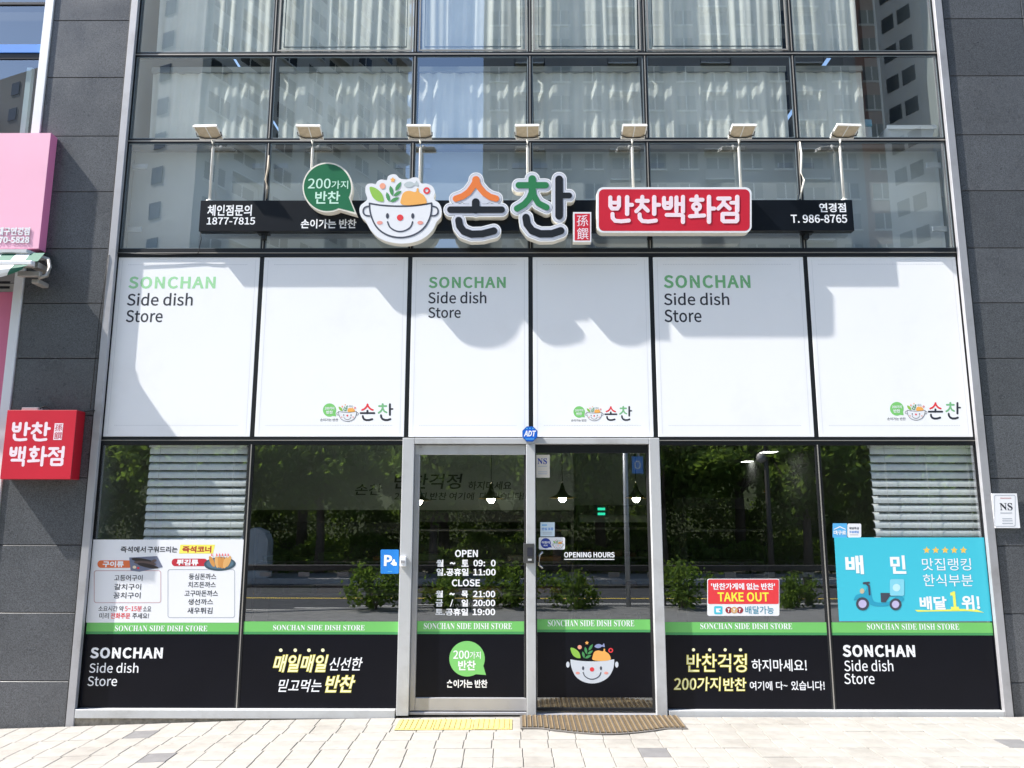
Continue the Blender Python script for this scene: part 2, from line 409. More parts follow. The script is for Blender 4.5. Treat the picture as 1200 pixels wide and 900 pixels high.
dark = mat('paver_dark', (.17, .165, .165, 1), .85, noise=.12, nscale=9, bump=.35, bscale=260)
pmd = MB(); pmd.box(-h, h, -h, h, -.03, 0, dark, bev=.0035); pmed = pmd.mesh('paver_dark')
def pxg(x, y):
    d = FW + RT*((x-600)/900) - UP*((y-450)/900); g = EYE + d*((.06-EYE.z)/d.z); return g
darkspots = [pxg(175, 886), pxg(165, 855), pxg(768, 887), pxg(1200, 872)]
for x, y in near:
    isd = any(abs(x-g.x) < PIT/2 and abs(y-g.y) < PIT/2 for g in darkspots)
    o = bpy.data.objects.new('paver', pmed if isd else pme); COL.objects.link(o); o.parent = pav
    tlt = math.atan2(gz(x+.1, y)-gz(x-.1, y), .2)
    o.location = (x, y, gz(x, y)+R_.uniform(-.0012, .0012)); o.rotation_euler = (R_.uniform(-.004, .004), -tlt+R_.uniform(-.004, .004), R_.uniform(-.004, .004))
q = MB()
for x, y in cand:
    if (x, y) in nearset: continue
    z = gz(x, y); q.box(x-h, x+h, y-h, y+h, z-.03, z+R_.uniform(-.001, .001), PAV)
q.build('paver_field', pav, kind='stuff')

# kerb, road and ground on the far side
ASPH = mat('asphalt', (.042, .043, .046, 1), .85, noise=.2, nscale=3, bump=.3, bscale=120)
KERB = mat('kerb_stone', (.36, .35, .33, 1), .8, noise=.1, nscale=5)
LINE = mat('road_paint', (.75, .75, .72, 1), .7); LINEY = mat('road_paint_yellow', (.7, .5, .08, 1), .7)
PAVF = mat('pavement_far', (.20, .195, .185, 1), .85, noise=.15, nscale=6)
q = MB()
xx = [-120, -12.2, -6, -3, 0, 3, 6, 12.2, 120]
for a, b in zip(xx[:-1], xx[1:]): q.poly([(a, -7.8, gz(a, -3.4)-.03), (b, -7.8, gz(b, -3.4)-.03), (b, -3.42, gz(b, -3.4)-.004), (a, -3.42, gz(a, -3.4)-.004)], PAVF)
for sg in (-1, 1): q.poly([(sg*12.0, -3.42, gz(sg*12)-.02), (sg*120, -3.42, gz(sg*12)-.02), (sg*120, .3, gz(sg*12)-.02), (sg*12.0, .3, gz(sg*12)-.02)][::sg], PAVF)
tag(q.build('outer_pavement'), kind='structure')
GZ = -.26
q = MB()
for i in range(-40, 40): q.box(i*1.0+.004, i*1.0+.996, -7.96, -7.8, -.5, gz(i+.5, -3.4)-.03, KERB)
tag(q.build('kerb'), kind='structure')
q = MB(); q.poly([(-400, -400, GZ-.02), (400, -400, GZ-.02), (400, 60, GZ-.02), (-400, 60, GZ-.02)], mat('ground_soil', (.14, .13, .10, 1), .9, noise=.3, nscale=1)); tag(q.build('ground'), kind='structure')
q = MB(); q.poly([(-120, -15.0, GZ), (120, -15.0, GZ), (120, -7.9, GZ), (-120, -7.9, GZ)], ASPH); tag(q.build('road'), kind='structure')
q = MB()
q.poly([(-120, -8.9, GZ+.004), (-120, -9.03, GZ+.004), (120, -9.03, GZ+.004), (120, -8.9, GZ+.004)], LINEY)
q.poly([(-120, -11.4, GZ+.004), (-120, -11.53, GZ+.004), (120, -11.53, GZ+.004), (120, -11.4, GZ+.004)], LINEY)
q.poly([(-120, -14.3, GZ+.004), (-120, -14.43, GZ+.004), (120, -14.43, GZ+.004), (120, -14.3, GZ+.004)], LINE)
tag(q.build('road_marking'), kind='structure')
bxk = MB(); bxk.box(-120, 120, -15.2, -15.0, -.6, GZ+.13, KERB); bxk.box(-120, 120, -17.0, -15.2, -.6, GZ+.125, PAVF); tag(bxk.build('far_pavement'), kind='structure')

#__BUILDING__
B = thing('commercial_building', 'dark granite commercial building with full-height glass shopfront of the side dish store', 'building', (.18, 0, 0))
def slab(x0, x1, z0, z1, y0=-.04):
    g = .0035; return bx('granite_slab', B, GRAN, x0+g, x1-g, y0, y0+.03, z0+g, z1-g, bev=.0015)
LJ = [-.4, .33, .857, 1.392, 1.94, 2.465, 2.952, 3.438, 3.93, 4.457, 4.985, 5.556, 6.126, 6.7, 7.28, 7.85, 8.4]
XL0, XL1, XR0, XR1 = -4.262, -3.558, 3.922, 4.645
for a, b in zip(LJ[:-1], LJ[1:]):
    slab(XL0, XL1, a, b); slab(XR0, XR1, a, b); slab(XR1, XR1+.75, a, b); slab(XR1+.75, XR1+1.5, a, b); slab(XR1+1.5, XR1+2.25, a, b)
for i in range(8): slab(XL1 + i*(XR0-XL1)/8, XL1+(i+1)*(XR0-XL1)/8, ZT+.03, ZT+.6)
q = MB(); BK = mat('backing_dark', (.02, .02, .02, 1), .8)
q.box(XL0, XL1-.002, -.012, .3, -.4, 8.4, BK); q.box(XR0+.002, XR1+2.25, -.012, .3, -.4, 8.4, BK); q.box(XL1, XR0, .002, .3, ZT+.03, 8.4, BK)
q.box(-3.52, 3.9, .25, 9, ZT+.03, ZT+.2, BK)
q.build('wall', B)
# outer aluminium frame
OF = .06
def frame(x0, x1, y0, y1, z0, z1, mt=SILV, name='frame_post', bev=.002): return bx(name, B, mt, x0, x1, y0, y1, z0, z1, bev)
frame(XL1, XL1+.012, -.052, .1, -.05, ZT, GASK); frame(XL1+.013, GX[0]-.018, -.02, .1, -.05, ZT, GASK); frame(XL1+.013, GX[0]+.014, -OF, -.021, -.05, ZT)
frame(XR0-.012, XR0, -.052, .1, -.05, ZT, GASK); frame(GX[6]+.016, XR0-.013, -.02, .1, -.05, ZT, GASK); frame(GX[6]-.016, XR0-.013, -OF, -.021, -.05, ZT)
# mullions between the bays: dark body flush with the glass, thin metal edge
for i, x in enumerate(GX):
    a, b = (x-.018, x+.018) if 0 < i < 6 else ((x-.017, x+.012) if i == 0 else (x-.012, x+.015))
    for z0, z1, nm in ((ZA+.022, ZT, 0), (ZB+.022, ZA-.022, 0), (ZC+.075, ZB-.022, 0), (ZD+.001, ZC-.001, 1), (ZF-.0, ZD-.06, 2)):
        if nm == 2 and i in (2, 3, 4): continue
        q = MB(); q.box(a, b, -.003 if nm == 1 else -.006, .035, z0, z1, DARKM)
        if nm != 1: q.box(x-.004, x+.004, -.0095, -.0062, z0+.002, z1-.002, EDGE)
        q.build('mullion', B)
for z, hh in ((ZA, .022), (ZB, .022), (ZT-.02, .02)):
    q = MB(); q.box(GX[0]-.017, GX[6]+.015, -.007, .035, z-hh, z+hh, DARKM); q.box(GX[0]-.016, GX[6]+.014, -.011, -.0072, z-.007, z+.004, EDGE); q.build('transom', B)
q = MB(); q.box(GX[0]-.017, GX[6]+.015, -.012, .09, ZC+.001, ZC+.075, DARKM); q.box(GX[0]-.016, GX[6]+.014, -.02, -.0122, ZC+.03, ZC+.036, EDGE); q.build('transom', B)
for a, b in ((GX[0]-.017, -.949), (1.204, GX[6]+.015)):
    q = MB(); q.box(a, b, -.008, .09, ZD-.06, ZD, DARKM); q.box(a+.001, b-.001, -.014, -.0082, ZD-.03, ZD-.024, EDGE); q.build('transom', B)
    bx('sill', B, SILVL, a+(.033 if a < -3 else .004), b-(.033 if b > 3 else .004), -OF+.001, .09, ZF-.065, ZF, .002)
# base strip of mortar under the left sill where the ground falls away
q = MB(); q.box(-3.56, -1.2, -.045, .1, -.3, ZF-.066, mat('mortar', (.30, .27, .22, 1), .9, noise=.3, nscale=30, bump=.5, bscale=60)); q.build('plinth', B)
q = MB(); q.box(-1.2, 3.9, -.04, .1, -.3, ZF-.067, MATS['mortar']); q.build('plinth', B)

# glass
def pane(x0, x1, z0, z1, y=0, mt=GL_UP, parent=None):
    q = MB(); q.poly([(x0, y, z0), (x1, y, z0), (x1, y, z1), (x0, y, z1)], mt); return q.build('pane', parent or B)
SASH = mat('sash_grey', (.22, .26, .28, 1), .4, .3)
for r, (z0, z1) in enumerate(((ZA, ZT-.02), (ZB, ZA), (ZC+.053, ZB))):
    for i in range(6):
        a, b = GX[i]+.018, GX[i+1]-.018; c, d = z0+.022, z1-.022
        if r == 0 and 0 < i < 5:   # opening light with its inner frame
            q = MB(); t = .022
            for k, off in ((0, 0.0), (1, .05)):
                A, Bx, C, D = a+.012+off, b-.012-off, c+.012+off, d-.012-off; tt = t if k == 0 else .012; yy = -.005 if k == 0 else .012
                m_ = EDGE if k == 0 else SASH
                q.box(A, Bx, yy, yy+.01, C, C+tt*.6, m_); q.box(A, Bx, yy, yy+.01, D-tt*.6, D, m_); q.box(A, A+tt*.6, yy, yy+.01, C+tt*.6+.001, D-tt*.6-.001, m_); q.box(Bx-tt*.6, Bx, yy, yy+.01, C+tt*.6+.001, D-tt*.6-.001, m_)
            wd = q.build('window', B); pane(a, b, c, d, .001, GL_UP, wd)
        else:
            q = MB(); t = .008
            for x_, X_, z_, Z_ in ((a, b, c, c+t), (a, b, d-t, d), (a, a+t, c+t, d-t), (b-t, b, c+t, d-t)): q.box(x_, X_, -.002, .003, z_, Z_, SASH)
            wd = q.build('window', B); pane(a+t, b-t, c+t, d-t, .0, GL_UP, wd)
for i in (0, 1, 4, 5):
    a, b = GX[i]+.018, GX[i+1]-.018
    if i == 1: b = -.942
    if i == 4: a = 1.197
    q = MB(); t = .008
    for x_, X_, z_, Z_ in ((a, b, ZF, ZF+t), (a, b, ZD-.06-t, ZD-.06), (a, a+t, ZF+t, ZD-.06-t), (b-t, b, ZF+t, ZD-.06-t)): q.box(x_, X_, -.002, .003, z_, Z_, GASK)
    wd = q.build('window', B); pane(a+t, b-t, ZF+t, ZD-.06-t, 0, GL_LO, wd)
# spandrel back board behind the sign row, brackets
q = MB(); q.box(-3.5, 3.86, .16, .18, ZC, ZB+.02, mat('spandrel_board', (.50, .53, .55, 1), .6, noise=.06, nscale=1.5)); q.build('spandrel_board', B)
ALB = mat('bracket_alu', (.45, .47, .5, 1), .35, .6)
for i, x in enumerate(GX):
    for z in (4.12, 4.72):
        for sgn in (-1, 1):
            if (i == 0 and sgn < 0) or (i == 6 and sgn > 0): continue
            x0 = x + sgn*.03; bx('bracket', B, ALB, min(x0, x0+sgn*.13), max(x0, x0+sgn*.13), .06, .075, z, z+.05, .002)
# door frame
def pf(x0, x1, z0, z1, y0=-OF, y1=.09, mt=SILVL, name='door_frame'): return bx(name, B, mt, x0, x1, y0, y1, z0, z1, .003)
DB = .078
pf(-.942, -.845, DB, 2.272); pf(1.112, 1.196, DB, 2.272); pf(.088, .162, DB, 2.222-.002); pf(-.843, 1.110, 2.222, 2.272)
pf(-.843, .086, DB, ZF-.02, -.03, .09, SILV, 'sill'); pf(.164, 1.11, DB-.002, ZF-.03, -.045, .09, SILV, 'sill')
# left door leaf (closed): rails, stile and glass
LD = MB(); LD.box(-.842, .085, -.02, .02, 2.135, 2.215, SILVL, .002); LD.box(-.842, -.80, -.021, .02, ZF-.012, 2.134, SILV, .002); LD.box(-.799, .085, -.021, .02, ZF-.012, .205, SILV, .003); LD.box(.070, .085, -.018, .018, .206, 2.134, GASK)
LDo = LD.build('door', B); pane(-.80, .07, .205, 2.135, .0, GL_DR, LDo)
q = MB(); g = at(493, 523.5, -.022); q.add(*curve_mesh([ell(0, 0, .013, .013)], .004), mt=SILV); q.v = [(g.x+v[0], -.024-v[2], g.z+v[1]) for v in q.v]; q.build('door_lock', LDo)
RD = MB(); RD.box(.165, 1.109, -.006, .012, 2.15, 2.218, DARKM, .002); RD.box(.165, 1.109, -.006, .016, .105, .128, DARKM, .002); RD.box(1.09, 1.109, -.006, .012, .13, 2.149, GASK); RD.box(.165, .172, -.006, .012, .13, 2.149, GASK)
RDo = RD.build('door', B); pane(.172, 1.09, .128, 2.15, .003, GL_DR, RDo)
# handles, lock case
a = at(613.5, 637, -OF-.02); b = at(626, 660, -OF-.02)
q = MB(); q.box(a.x, b.x, -OF-.022, -OF-.001, b.z, a.z, mat('lock_grey', (.10, .10, .10, 1), .4, .5), .002); q.box(a.x+.03, b.x-.012, -OF-.026, -OF-.023, b.z+.055, a.z-.03, KTXT); q.box(a.x+.035, b.x-.02, -OF-.027, -OF-.023, b.z+.02, b.z+.035, SILVL); q.build('lock_box', B)
a = at(632, 646, -.04); b = at(632, 667, -.04)
q = MB(); q.tube([(a.x+.03, .0, a.z-.01), (a.x+.02, -.04, a.z-.012), (a.x, -.05, a.z-.03), (b.x, -.05, b.z+.03), (b.x+.02, -.04, b.z+.012), (b.x+.03, .0, b.z+.01)], .009, mat('handle_steel', (.5, .5, .5, 1), .2, .9)); q.build('door_handle', RDo)
a = at(468.5, 652, -OF-.03); b = at(475.5, 664, -OF-.03)
q = MB(); q.box(a.x, b.x, -OF-.03, -OF-.001, b.z, a.z, SWHT, .004); q.box(a.x+.008, b.x-.012, -OF-.036, -OF-.031, b.z+.03, a.z-.03, SILV, .001); q.build('sensor_box', B)

# ---- rooms behind the glass
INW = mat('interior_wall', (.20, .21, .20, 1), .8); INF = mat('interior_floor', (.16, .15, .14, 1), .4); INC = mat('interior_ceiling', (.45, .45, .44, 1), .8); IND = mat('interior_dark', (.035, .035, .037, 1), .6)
q = MB(); q.box(-3.5, 3.9, .095, 9, -.05, .088, INF); q.build('shop_floor', B)
q = MB(); q.box(-3.5, 3.9, .095, 9, 2.50, 2.6, INC); q.build('shop_ceiling', B)
q = MB(); q.box(-3.6, -3.5, .095, 9, -.05, 7.2, INW); q.box(3.9, 4.0, .095, 9, -.05, 7.2, INW); q.box(-3.6, 4.0, 9, 9.1, -.05, 7.2, INW); q.build('interior_wall', B)
q = MB(); q.box(-3.5, 3.9, .185, 9, 4.5, ZB-.03, INF); q.build('upper_floor', B)
q = MB(); q.box(-3.5, 3.9, .02, .10, ZD-.05, ZC+.0, IND); q.build('spandrel_board', B)
# small ceiling lights inside
EM = mat('light_panel', (1, .97, .92, 1), .5, emit=3)
for k, (x_, y_) in enumerate(((388.5, 542), (416, 550), (840, 550), (877, 541), (901, 530))):
    d = FW + RT*((x_-600)/900) - UP*((y_-450)/900); g = EYE + d*((2.49-EYE.z)/d.z)
    if g.y < 8.5:
        q = MB(); q.box(g.x-.09, g.x+.09, g.y-.12, g.y+.12, 2.488, 2.499, EM); q.box(g.x-.11, g.x+.11, g.y-.14, g.y+.14, 2.492, 2.4995, SWHT); o = q.build('ceiling_light')
        tag(o, ['recessed shop ceiling light above the left window, nearer the wall', 'recessed shop ceiling light above the left window, nearer the door', 'lowest of the three ceiling lights behind the window right of the doors', 'middle of the three ceiling lights behind the window right of the doors', 'highest of the three ceiling lights behind the window right of the doors'][k], 'ceiling light', 'recessed ceiling lights inside the shop')
#__FILMS__
# ------------------------------------------------------------ logo drawing shared by signs, films and stickers
BOWL_OUT = [(487,370),(495,335),(522,312),(542,288),(530,245),(530,205),(545,184),(575,180),(602,184),(612,166),(640,152),(678,156),(688,130),(713,116),(745,118),(766,140),(792,150),(830,150),(868,137),(900,142),(922,178),(960,181),(1000,200),(1018,240),(1012,290),(1046,318),(1064,360),(1060,415),(1030,450),(1000,510),(940,563),(870,593),(790,602),(700,592),(620,560),(565,505),(530,445),(500,415)]
BOWL_IN = [(558,320),(561,370),(574,420),(600,475),(640,517),(700,548),(775,560),(850,548),(912,517),(954,475),(982,420),(993,370),(995,320)]
RIM = [(558,320),(630,332),(700,338),(775,340),(850,338),(925,330),(995,318)]
def bowl_shapes(outline):
    """list of (name, loops or strokes, material, layer) in logo units (x right, y down)"""
    S = []
    fill = catmull(BOWL_IN, 4, False) + list(reversed(catmull(RIM, 3, False)))[1:-1]
    S.append(('bowl_face', [fill], SWHT if outline else mat('bowl_print', (.62, .66, .72, 1), .45), 1))
    if outline:
        for side in (1, -1):
            hx = lambda x: x if side > 0 else 1553-x
            S.append(('bowl_handle', strokes_outline([(catmull([(hx(550), 340), (hx(527), 347), (hx(514), 365), (hx(516), 390), (hx(533), 405), (hx(558), 408)], 3, False), 5)], 0, 2), NAVY, 2))
        S.append(('bowl_outline', strokes_outline([(catmull(BOWL_IN, 4, False), 5.5), (catmull(RIM, 3, False), 5.5)], 0, 2), NAVY, 2))
    else:
        for hx in (532, 1020): S.append(('bowl_handle', [ell(hx, 372, 17, 30, 16)], MATS['bowl_print'], 1))
    for x in (684, 862): S.append(('eye', [ell(x, 408, 11, 20, 14)], NAVY, 3))
    S.append(('nose', [ell(773, 420, 23, 22, 18)], REDP, 3))
    for x in (630, 915): S.append(('cheek', [ell(x, 456, 21, 13, 14)], mat('cheek_print', (.80, .33, .28, 1), .5), 3))
    S.append(('smile', strokes_outline([(catmull([(685, 450), (700, 485), (735, 510), (775, 518), (815, 508), (847, 485), (861, 450)], 4, False), 5)], 0, 2), NAVY, 3))
    S.append(('leaf', [catmull([(558,207),(600,212),(640,245),(655,280),(655,307),(615,302),(578,272)], 4)], LEAFL, 2))
    lf = lambda cx, cy, r, a: [(cx+u*math.cos(a)-v*math.sin(a), cy+u*math.sin(a)+v*math.cos(a)) for u, v in [(-r, 0), (-.5*r, .3*r), (0, .36*r), (.5*r, .26*r), (r, 0), (.5*r, -.26*r), (0, -.36*r), (-.5*r, -.3*r)]]
    for cx, cy, r, a in ((760,200,38,-1.0),(712,232,38,1.35),(755,250,34,-.6),(688,275,36,1.3),(735,293,36,-.45)): S.append(('herb_leaf', [lf(cx, cy, r, a)], LEAFD, 2))
    S.append(('berry', [ell(650, 198, 21, 21, 16)], PEACH, 2))
    S.append(('blossom', [star(722, 155, 20, .55)], PUMP, 2))
    S.append(('fish', [catmull([(798,190),(820,170),(850,167),(875,178),(892,160),(900,198),(875,192),(850,206),(820,206)], 3)], FISH if outline else FISHB, 2))
    S.append(('pumpkin', [catmull([(782,326),(781,285),(797,245),(835,231),(875,240),(888,232),(890,215),(903,215),(906,240),(938,262),(957,295),(953,325),(870,336)], 3)], PUMP, 2))
    S.append(('ring', [ell(960, 230, 24, 24, 20), ell(960, 230, 12, 12, 14)], REDP, 2))
    return S
def to_facade(loops, ox, oy, sc, Y):
    """logo units -> photograph -> facade plane"""
    return [px_loop([(ox+x*sc, oy+y*sc) for x, y in L], Y) for L in loops]
BOWL_C = {True: bowl_shapes(True), False: bowl_shapes(False)}
def bowl_flat(mb, cx, rimy, width, Y, outline=True):
    sc = width/437.; ox = cx-776*sc; oy = rimy-320*sc
    for nm, lp, mt, ly in BOWL_C[outline]: flat(mb, to_facade(lp, ox, oy, sc, Y-GAP*.6*ly), Y-GAP*.6*ly, mt)
SON = dict(
    s=[([(145,258),(195,240),(235,212),(266,170),(287,132)], 22), ([(287,132),(306,172),(345,218),(385,245),(428,257)], 22), ([(287,126),(287,145)], 27)],
    o=[([(107,335),(467,335)], 23), ([(285,282),(285,335)], 27)],
    n=[([(165,410),(172,450),(200,487),(255,507),(330,505),(412,484)], 25)])
CHA = dict(
    c=[([(682,120),(682,160)], 27), ([(587,163),(777,163)], 22), ([(682,160),(678,215),(660,258),(625,298),(575,327)], 22), ([(684,180),(692,235),(725,290),(783,319)], 21)],
    a=[([(871,122),(871,377)], 27), ([(871,235),(942,235)], 20)],
    n=[([(638,390),(646,437),(680,482),(740,505),(820,504),(882,483)], 26)])
OUTL = {}
def outl(key, st, grow=0, step=3):
    if (key, grow) not in OUTL: OUTL[(key, grow)] = strokes_outline(st, grow, step)
    return OUTL[(key, grow)]
PARTS = [('s', SON['s'], ORNG), ('o', SON['o'], CHAR), ('n', SON['n'], CHAR), ('c', CHA['c'], GREEN), ('a', CHA['a'], CHAR), ('n2', CHA['n'], CHAR)]
def sonchan_flat(mb, x0, y0, x1, y1, Y):
    sx = (x1-x0)/(962-84.); sy = (y1-y0)/(532-93.)
    for k, st, mt in PARTS:
        mt = {'s': REDP, 'c': GTXT}.get(k, KTXT)
        flat(mb, [px_loop([(x0+(x-84)*sx, y0+(y-93)*sy) for x, y in L], Y) for L in outl(k, st)], Y, mt)
def bubble_loop(cx, cy, r, tx, ty):
    a = math.atan2(ty-cy, tx-cx); lp = [(cx+r*math.cos(t), cy+r*math.sin(t)) for t in np.linspace(a+.34, a-.30+2*math.pi, 44)]
    return lp + [(tx, ty)]
GLY = {
 '반': [([(10,4),(10,36),(16,46),(36,46),(42,36),(42,4)],6.5),([(10,24),(42,24)],6),([(72,3),(72,66)],7),([(72,32),(90,32)],6.5),([(18,66),(19,82),(28,92),(50,94),(78,91)],6.5)],
 '찬': [([(28,2),(28,16)],6.5),([(8,17),(48,17)],6.5),([(28,17),(24,38),(6,56)],6.5),([(28,34),(48,54)],6.5),([(72,3),(72,66)],7),([(72,32),(90,32)],6.5),([(18,68),(19,83),(28,93),(50,95),(78,91)],6.5)],
 '백': [([(8,6),(8,36),(13,44),(29,44),(34,36),(34,6)],6.5),([(8,25),(34,25)],6),([(54,4),(54,56)],6.5),([(78,2),(78,58)],6.5),([(54,29),(78,29)],6),([(18,70),(70,70),(78,74),(78,97)],6.5)],
 '화': [([(28,0),(28,4)],6.5),([(8,13),(50,13)],6.5),([(28+13*math.cos(t),39+12*math.sin(t)) for t in [i*math.pi/8 for i in range(17)]],6),([(28,55),(28,71)],6),([(4,75),(56,72)],6.5),([(74,2),(74,96)],7),([(74,46),(93,46)],6.5)],
 '점': [([(8,8),(50,8)],6.5),([(31,8),(26,28),(8,46)],6.5),([(28,26),(50,46)],6.5),([(78,2),(78,54)],7),([(56,24),(78,24)],6),([(24,66),(74,66),(78,70),(78,90),(74,94),(28,94),(24,90),(24,66)],6.5)]}
def round_text(s, box):
    """rounded hand-made lettering: loops in photograph coordinates"""
    x0, y0, x1, y1 = box; n = len(s); adv = 100; W = adv*n-8; out = []
    for i, ch in enumerate(s):
        st = [([(x+i*adv, y) for x, y in l], r) for l, r in GLY[ch]]
        for L in strokes_outline(st, .8, 1.6): out.append((ch, [(x0+(x)/(W)*(x1-x0), y0+(y+4)/106*(y1-y0)) for x, y in L]))
    return out

# ------------------------------------------------------------ the long shop sign
T = thing('shop_sign', 'black sign bar with smiling bowl, green bubble, big Korean letters and red box', 'shop sign', (.09, -.03, 4.05))
a = at(234, 252, -.1); b = at(1000, 252, -.1); zt = at(617, 234.5, -.1).z; zb = at(617, 270.5, -.1).z
q = MB(); q.box(a.x, b.x, -.10, -.03, zb, zt, BAR, .002); q.build('sign_bar', T)
for x in (at(312, 240, -.03).x, at(484, 240, -.03).x, at(622, 240, -.03).x, at(760, 240, -.03).x, at(942, 240, -.03).x):
    q = MB(); q.box(x-.05, x+.05, -.075, -.0125, zb-.012, zb-.001, DARKM); q.box(x-.018, x+.018, -.06, -.0125, zb-.055, zb-.011, DARKM); q.build('bracket', T)
    q = MB(); q.box(x-.04, x+.04, -.07, -.0125, zt+.001, zt+.012, DARKM); q.build('bracket', T)
YB = -.1005
q = MB(); text(q, '체인점문의', (243, 240, 295, 253), YB, WTXT, .022); q.build('lettering', T)
q = MB(); text(q, '1877-7815', (242.4, 254.6, 299, 263.2), YB, WTXT, .02); q.build('lettering', T)
q = MB(); text(q, '손이가는 반찬', (352.5, 256.7, 417.5, 267.7), YB, WTXT, .024); q.build('lettering', T)
q = MB(); text(q, '연경점', (960, 237.9, 991.3, 248.7), YB, WTXT, .024); q.build('lettering', T)
q = MB(); text(q, 'T. 986-8765', (926.8, 251.4, 992.7, 261.2), YB, WTXT, .02); q.build('lettering', T)
YS = -.18
def sbuild(q, name, par, lab=None):
    o = q.build(name, par)
    if lab: o['label'] = lab
    return o
# speech bubble
q = MB(); solid(q, [px_loop(bubble_loop(383.8, 219.5, 29.3, 418, 251.5), YS)], YS, .075, CREAM); sbuild(q, 'bubble_body', T)
q = MB(); flat(q, [px_loop(bubble_loop(383.6, 219.6, 27.6, 415.5, 248.5), YS)], YS-.001, BUBG); bb = sbuild(q, 'bubble_face', T)
for s_, bxx, bd in (('200', (360.8, 209.2, 387.5, 221), .012), ('가지', (388.5, 211.7, 408, 221.3), .01), ('반찬', (369.3, 223.9, 398.5, 238.7), .02)):
    lettering(bb, s_, bxx, YS-.0018, LTXT, bd)
# bowl
f6 = lambda L, sc=1/6., ox=340, oy=185: [(ox+x*sc, oy+y*sc) for x, y in L]
q = MB(); solid(q, [px_loop(f6(catmull(BOWL_OUT, 4)), YS)], YS, .08, SWHT, CREAM); bw = sbuild(q, 'bowl_body', T)
for nm, lp, mt, ly in BOWL_C[True]:
    yy = YS-.0006-.0006*ly; q = MB(); flat(q, to_facade(lp, 340, 185, 1/6., yy), yy, mt); q.build(nm, T)
# the two big syllables
f62 = lambda L: [(510+x/6., 190+y/6.) for x, y in L]
for nm, D_, ks in (('손', SON, ('s', 'o', 'n')), ('찬', CHA, ('c', 'a', 'n2'))):
    allst = [t for k, st, mt in PARTS if k in ks for t in st]
    if nm == '손': allst = allst + [([(285,215),(285,260)], 30), ([(215,262),(355,262)], 14)]
    q = MB(); solid(q, [px_loop(f62(L), YS) for L in outl(nm, allst, 27)], YS, .08, SWHT, CREAM); q.build('letter_body', T)
    q = MB(); flat(q, [px_loop(f62(L), YS) for L in outl(nm, allst, 19)], YS-.0006, SLINE); q.build('letter_groove', T)
    q = MB(); flat(q, [px_loop(f62(L), YS) for L in outl(nm, allst, 16.5)], YS-.0012, SLIP if nm else SWHT); q.build('letter_lip', T)
    for k, st, mt in PARTS:
        if k in ks: q = MB(); solid(q, [px_loop(f62(L), YS) for L in outl(k, st)], YS-.004, .0025, mt); q.build('letter_stroke', T)
# red stamp and red box
q = MB(); solid(q, [px_loop(rect(671.6, 248.5, 692.9, 283.5), YS+.01)], YS+.01, .07, SWHT, CREAM); st = q.build('stamp_body', T)
q = MB(); flat(q, [px_loop(rect(673.4, 250.4, 691.3, 281.8), YS+.01)], YS+.0092, RED); q.build('stamp_face', T)
lettering(T, '孫', (675.8, 251.8, 689.3, 265), YS+.0086, PINKT, .002); lettering(T, '饌', (676.2, 267, 689.7, 280.6), YS+.0086, PINKT, .002)
q = MB(); solid(q, [px_loop(rrect(699.4, 219.4, 880.8, 272.6, 7.5), YS)], YS, .085, SWHT, CREAM); q.build('box_body', T)
q = MB(); flat(q, [px_loop(rrect(701.7, 221.8, 878.6, 270.6, 6), YS)], YS-.0008, RED); q.build('box_face', T)
for s_, L in (('x', None),):
    rt_ = round_text('반찬백화점', (712, 229, 868.3, 262)); byg = {}
    for ch, lp in rt_: byg.setdefault(ch, []).append(lp)
    for ch, lps in byg.items(): q = MB(); solid(q, [px_loop(l, YS) for l in lps], YS-.004, .003, PINKT); q.build('letter', T)

# ------------------------------------------------------------ floodlights standing on the sign bar
LPX = [(247, 244), (364.5, 362), (492, 490), (618.5, 618), (742, 743), (868, 870.5), (987.5, 989.5)]
LLAB = ['white sign floodlight on a pole, leftmost, above the phone number 1877-7815', 'white sign floodlight on a pole behind the green speech bubble', 'white sign floodlight on a pole behind the smiling bowl', 'white sign floodlight on a pole above the big syllable with the green top', 'white sign floodlight on a pole above the left part of the red sign box', 'white sign floodlight on a pole above the right end of the red sign box', 'white sign floodlight on a pole, rightmost, above the number T. 986-8765']
zbar = zt
def lampmesh():
    k = {}
    q = MB(); q.tube([(0, 0, 0), (0, 0, .50), (0, -.015, .565), (0, -.055, .61)], .0125, LAMPW, 10); q.lathe(0, 0, [(0, .014), (.03, .014), (.03, 0), (0, 0)], LAMPW, 12); k['pole'] = q.mesh('pole')
    M = Matrix.Translation((0, -.115, .60)) @ Matrix.Rotation(math.radians(-16), 4, 'X')
    q = MB(); q.box(-.105, .105, -.075, .075, .004, .020, LAMPW, .004, M)
    for a_ in (-.1045, -.004, .0965): q.box(a_, a_+.008, -.074, .074, -.006, .0035, LAMPW, 0, M)
    q.box(-.105, .105, -.08, -.070, -.010, .0035, LAMPW, 0, M); q.box(-.105, .105, .070, .080, -.012, .0035, LAMPW, 0, M); k['lamp_head'] = q.mesh('lamp_head')
    q = MB(); q.box(-.096, -.0045, -.069, .069, -.001, .003, LAMPF, 0, M); q.box(.0045, .096, -.069, .069, -.001, .003, LAMPF, 0, M); k['lens'] = q.mesh('lens')
    q = MB()
    for i in range(7): q.box(-.09+i*.028, -.086+i*.028, -.06, .06, .021, .027, LAMPW, 0, M)
    k['cooling_fin'] = q.mesh('cooling_fins')
    q = MB(); q.tube([(-.11, -.115, .60), (-.11, -.09, .578), (-.05, -.055, .572), (.05, -.055, .572), (.11, -.09, .578), (.11, -.115, .60)], .005, mat('bracket_dark', (.08, .08, .08, 1), .5, .4), 6); k['yoke'] = q.mesh('yoke')
    return k
LK = lampmesh()
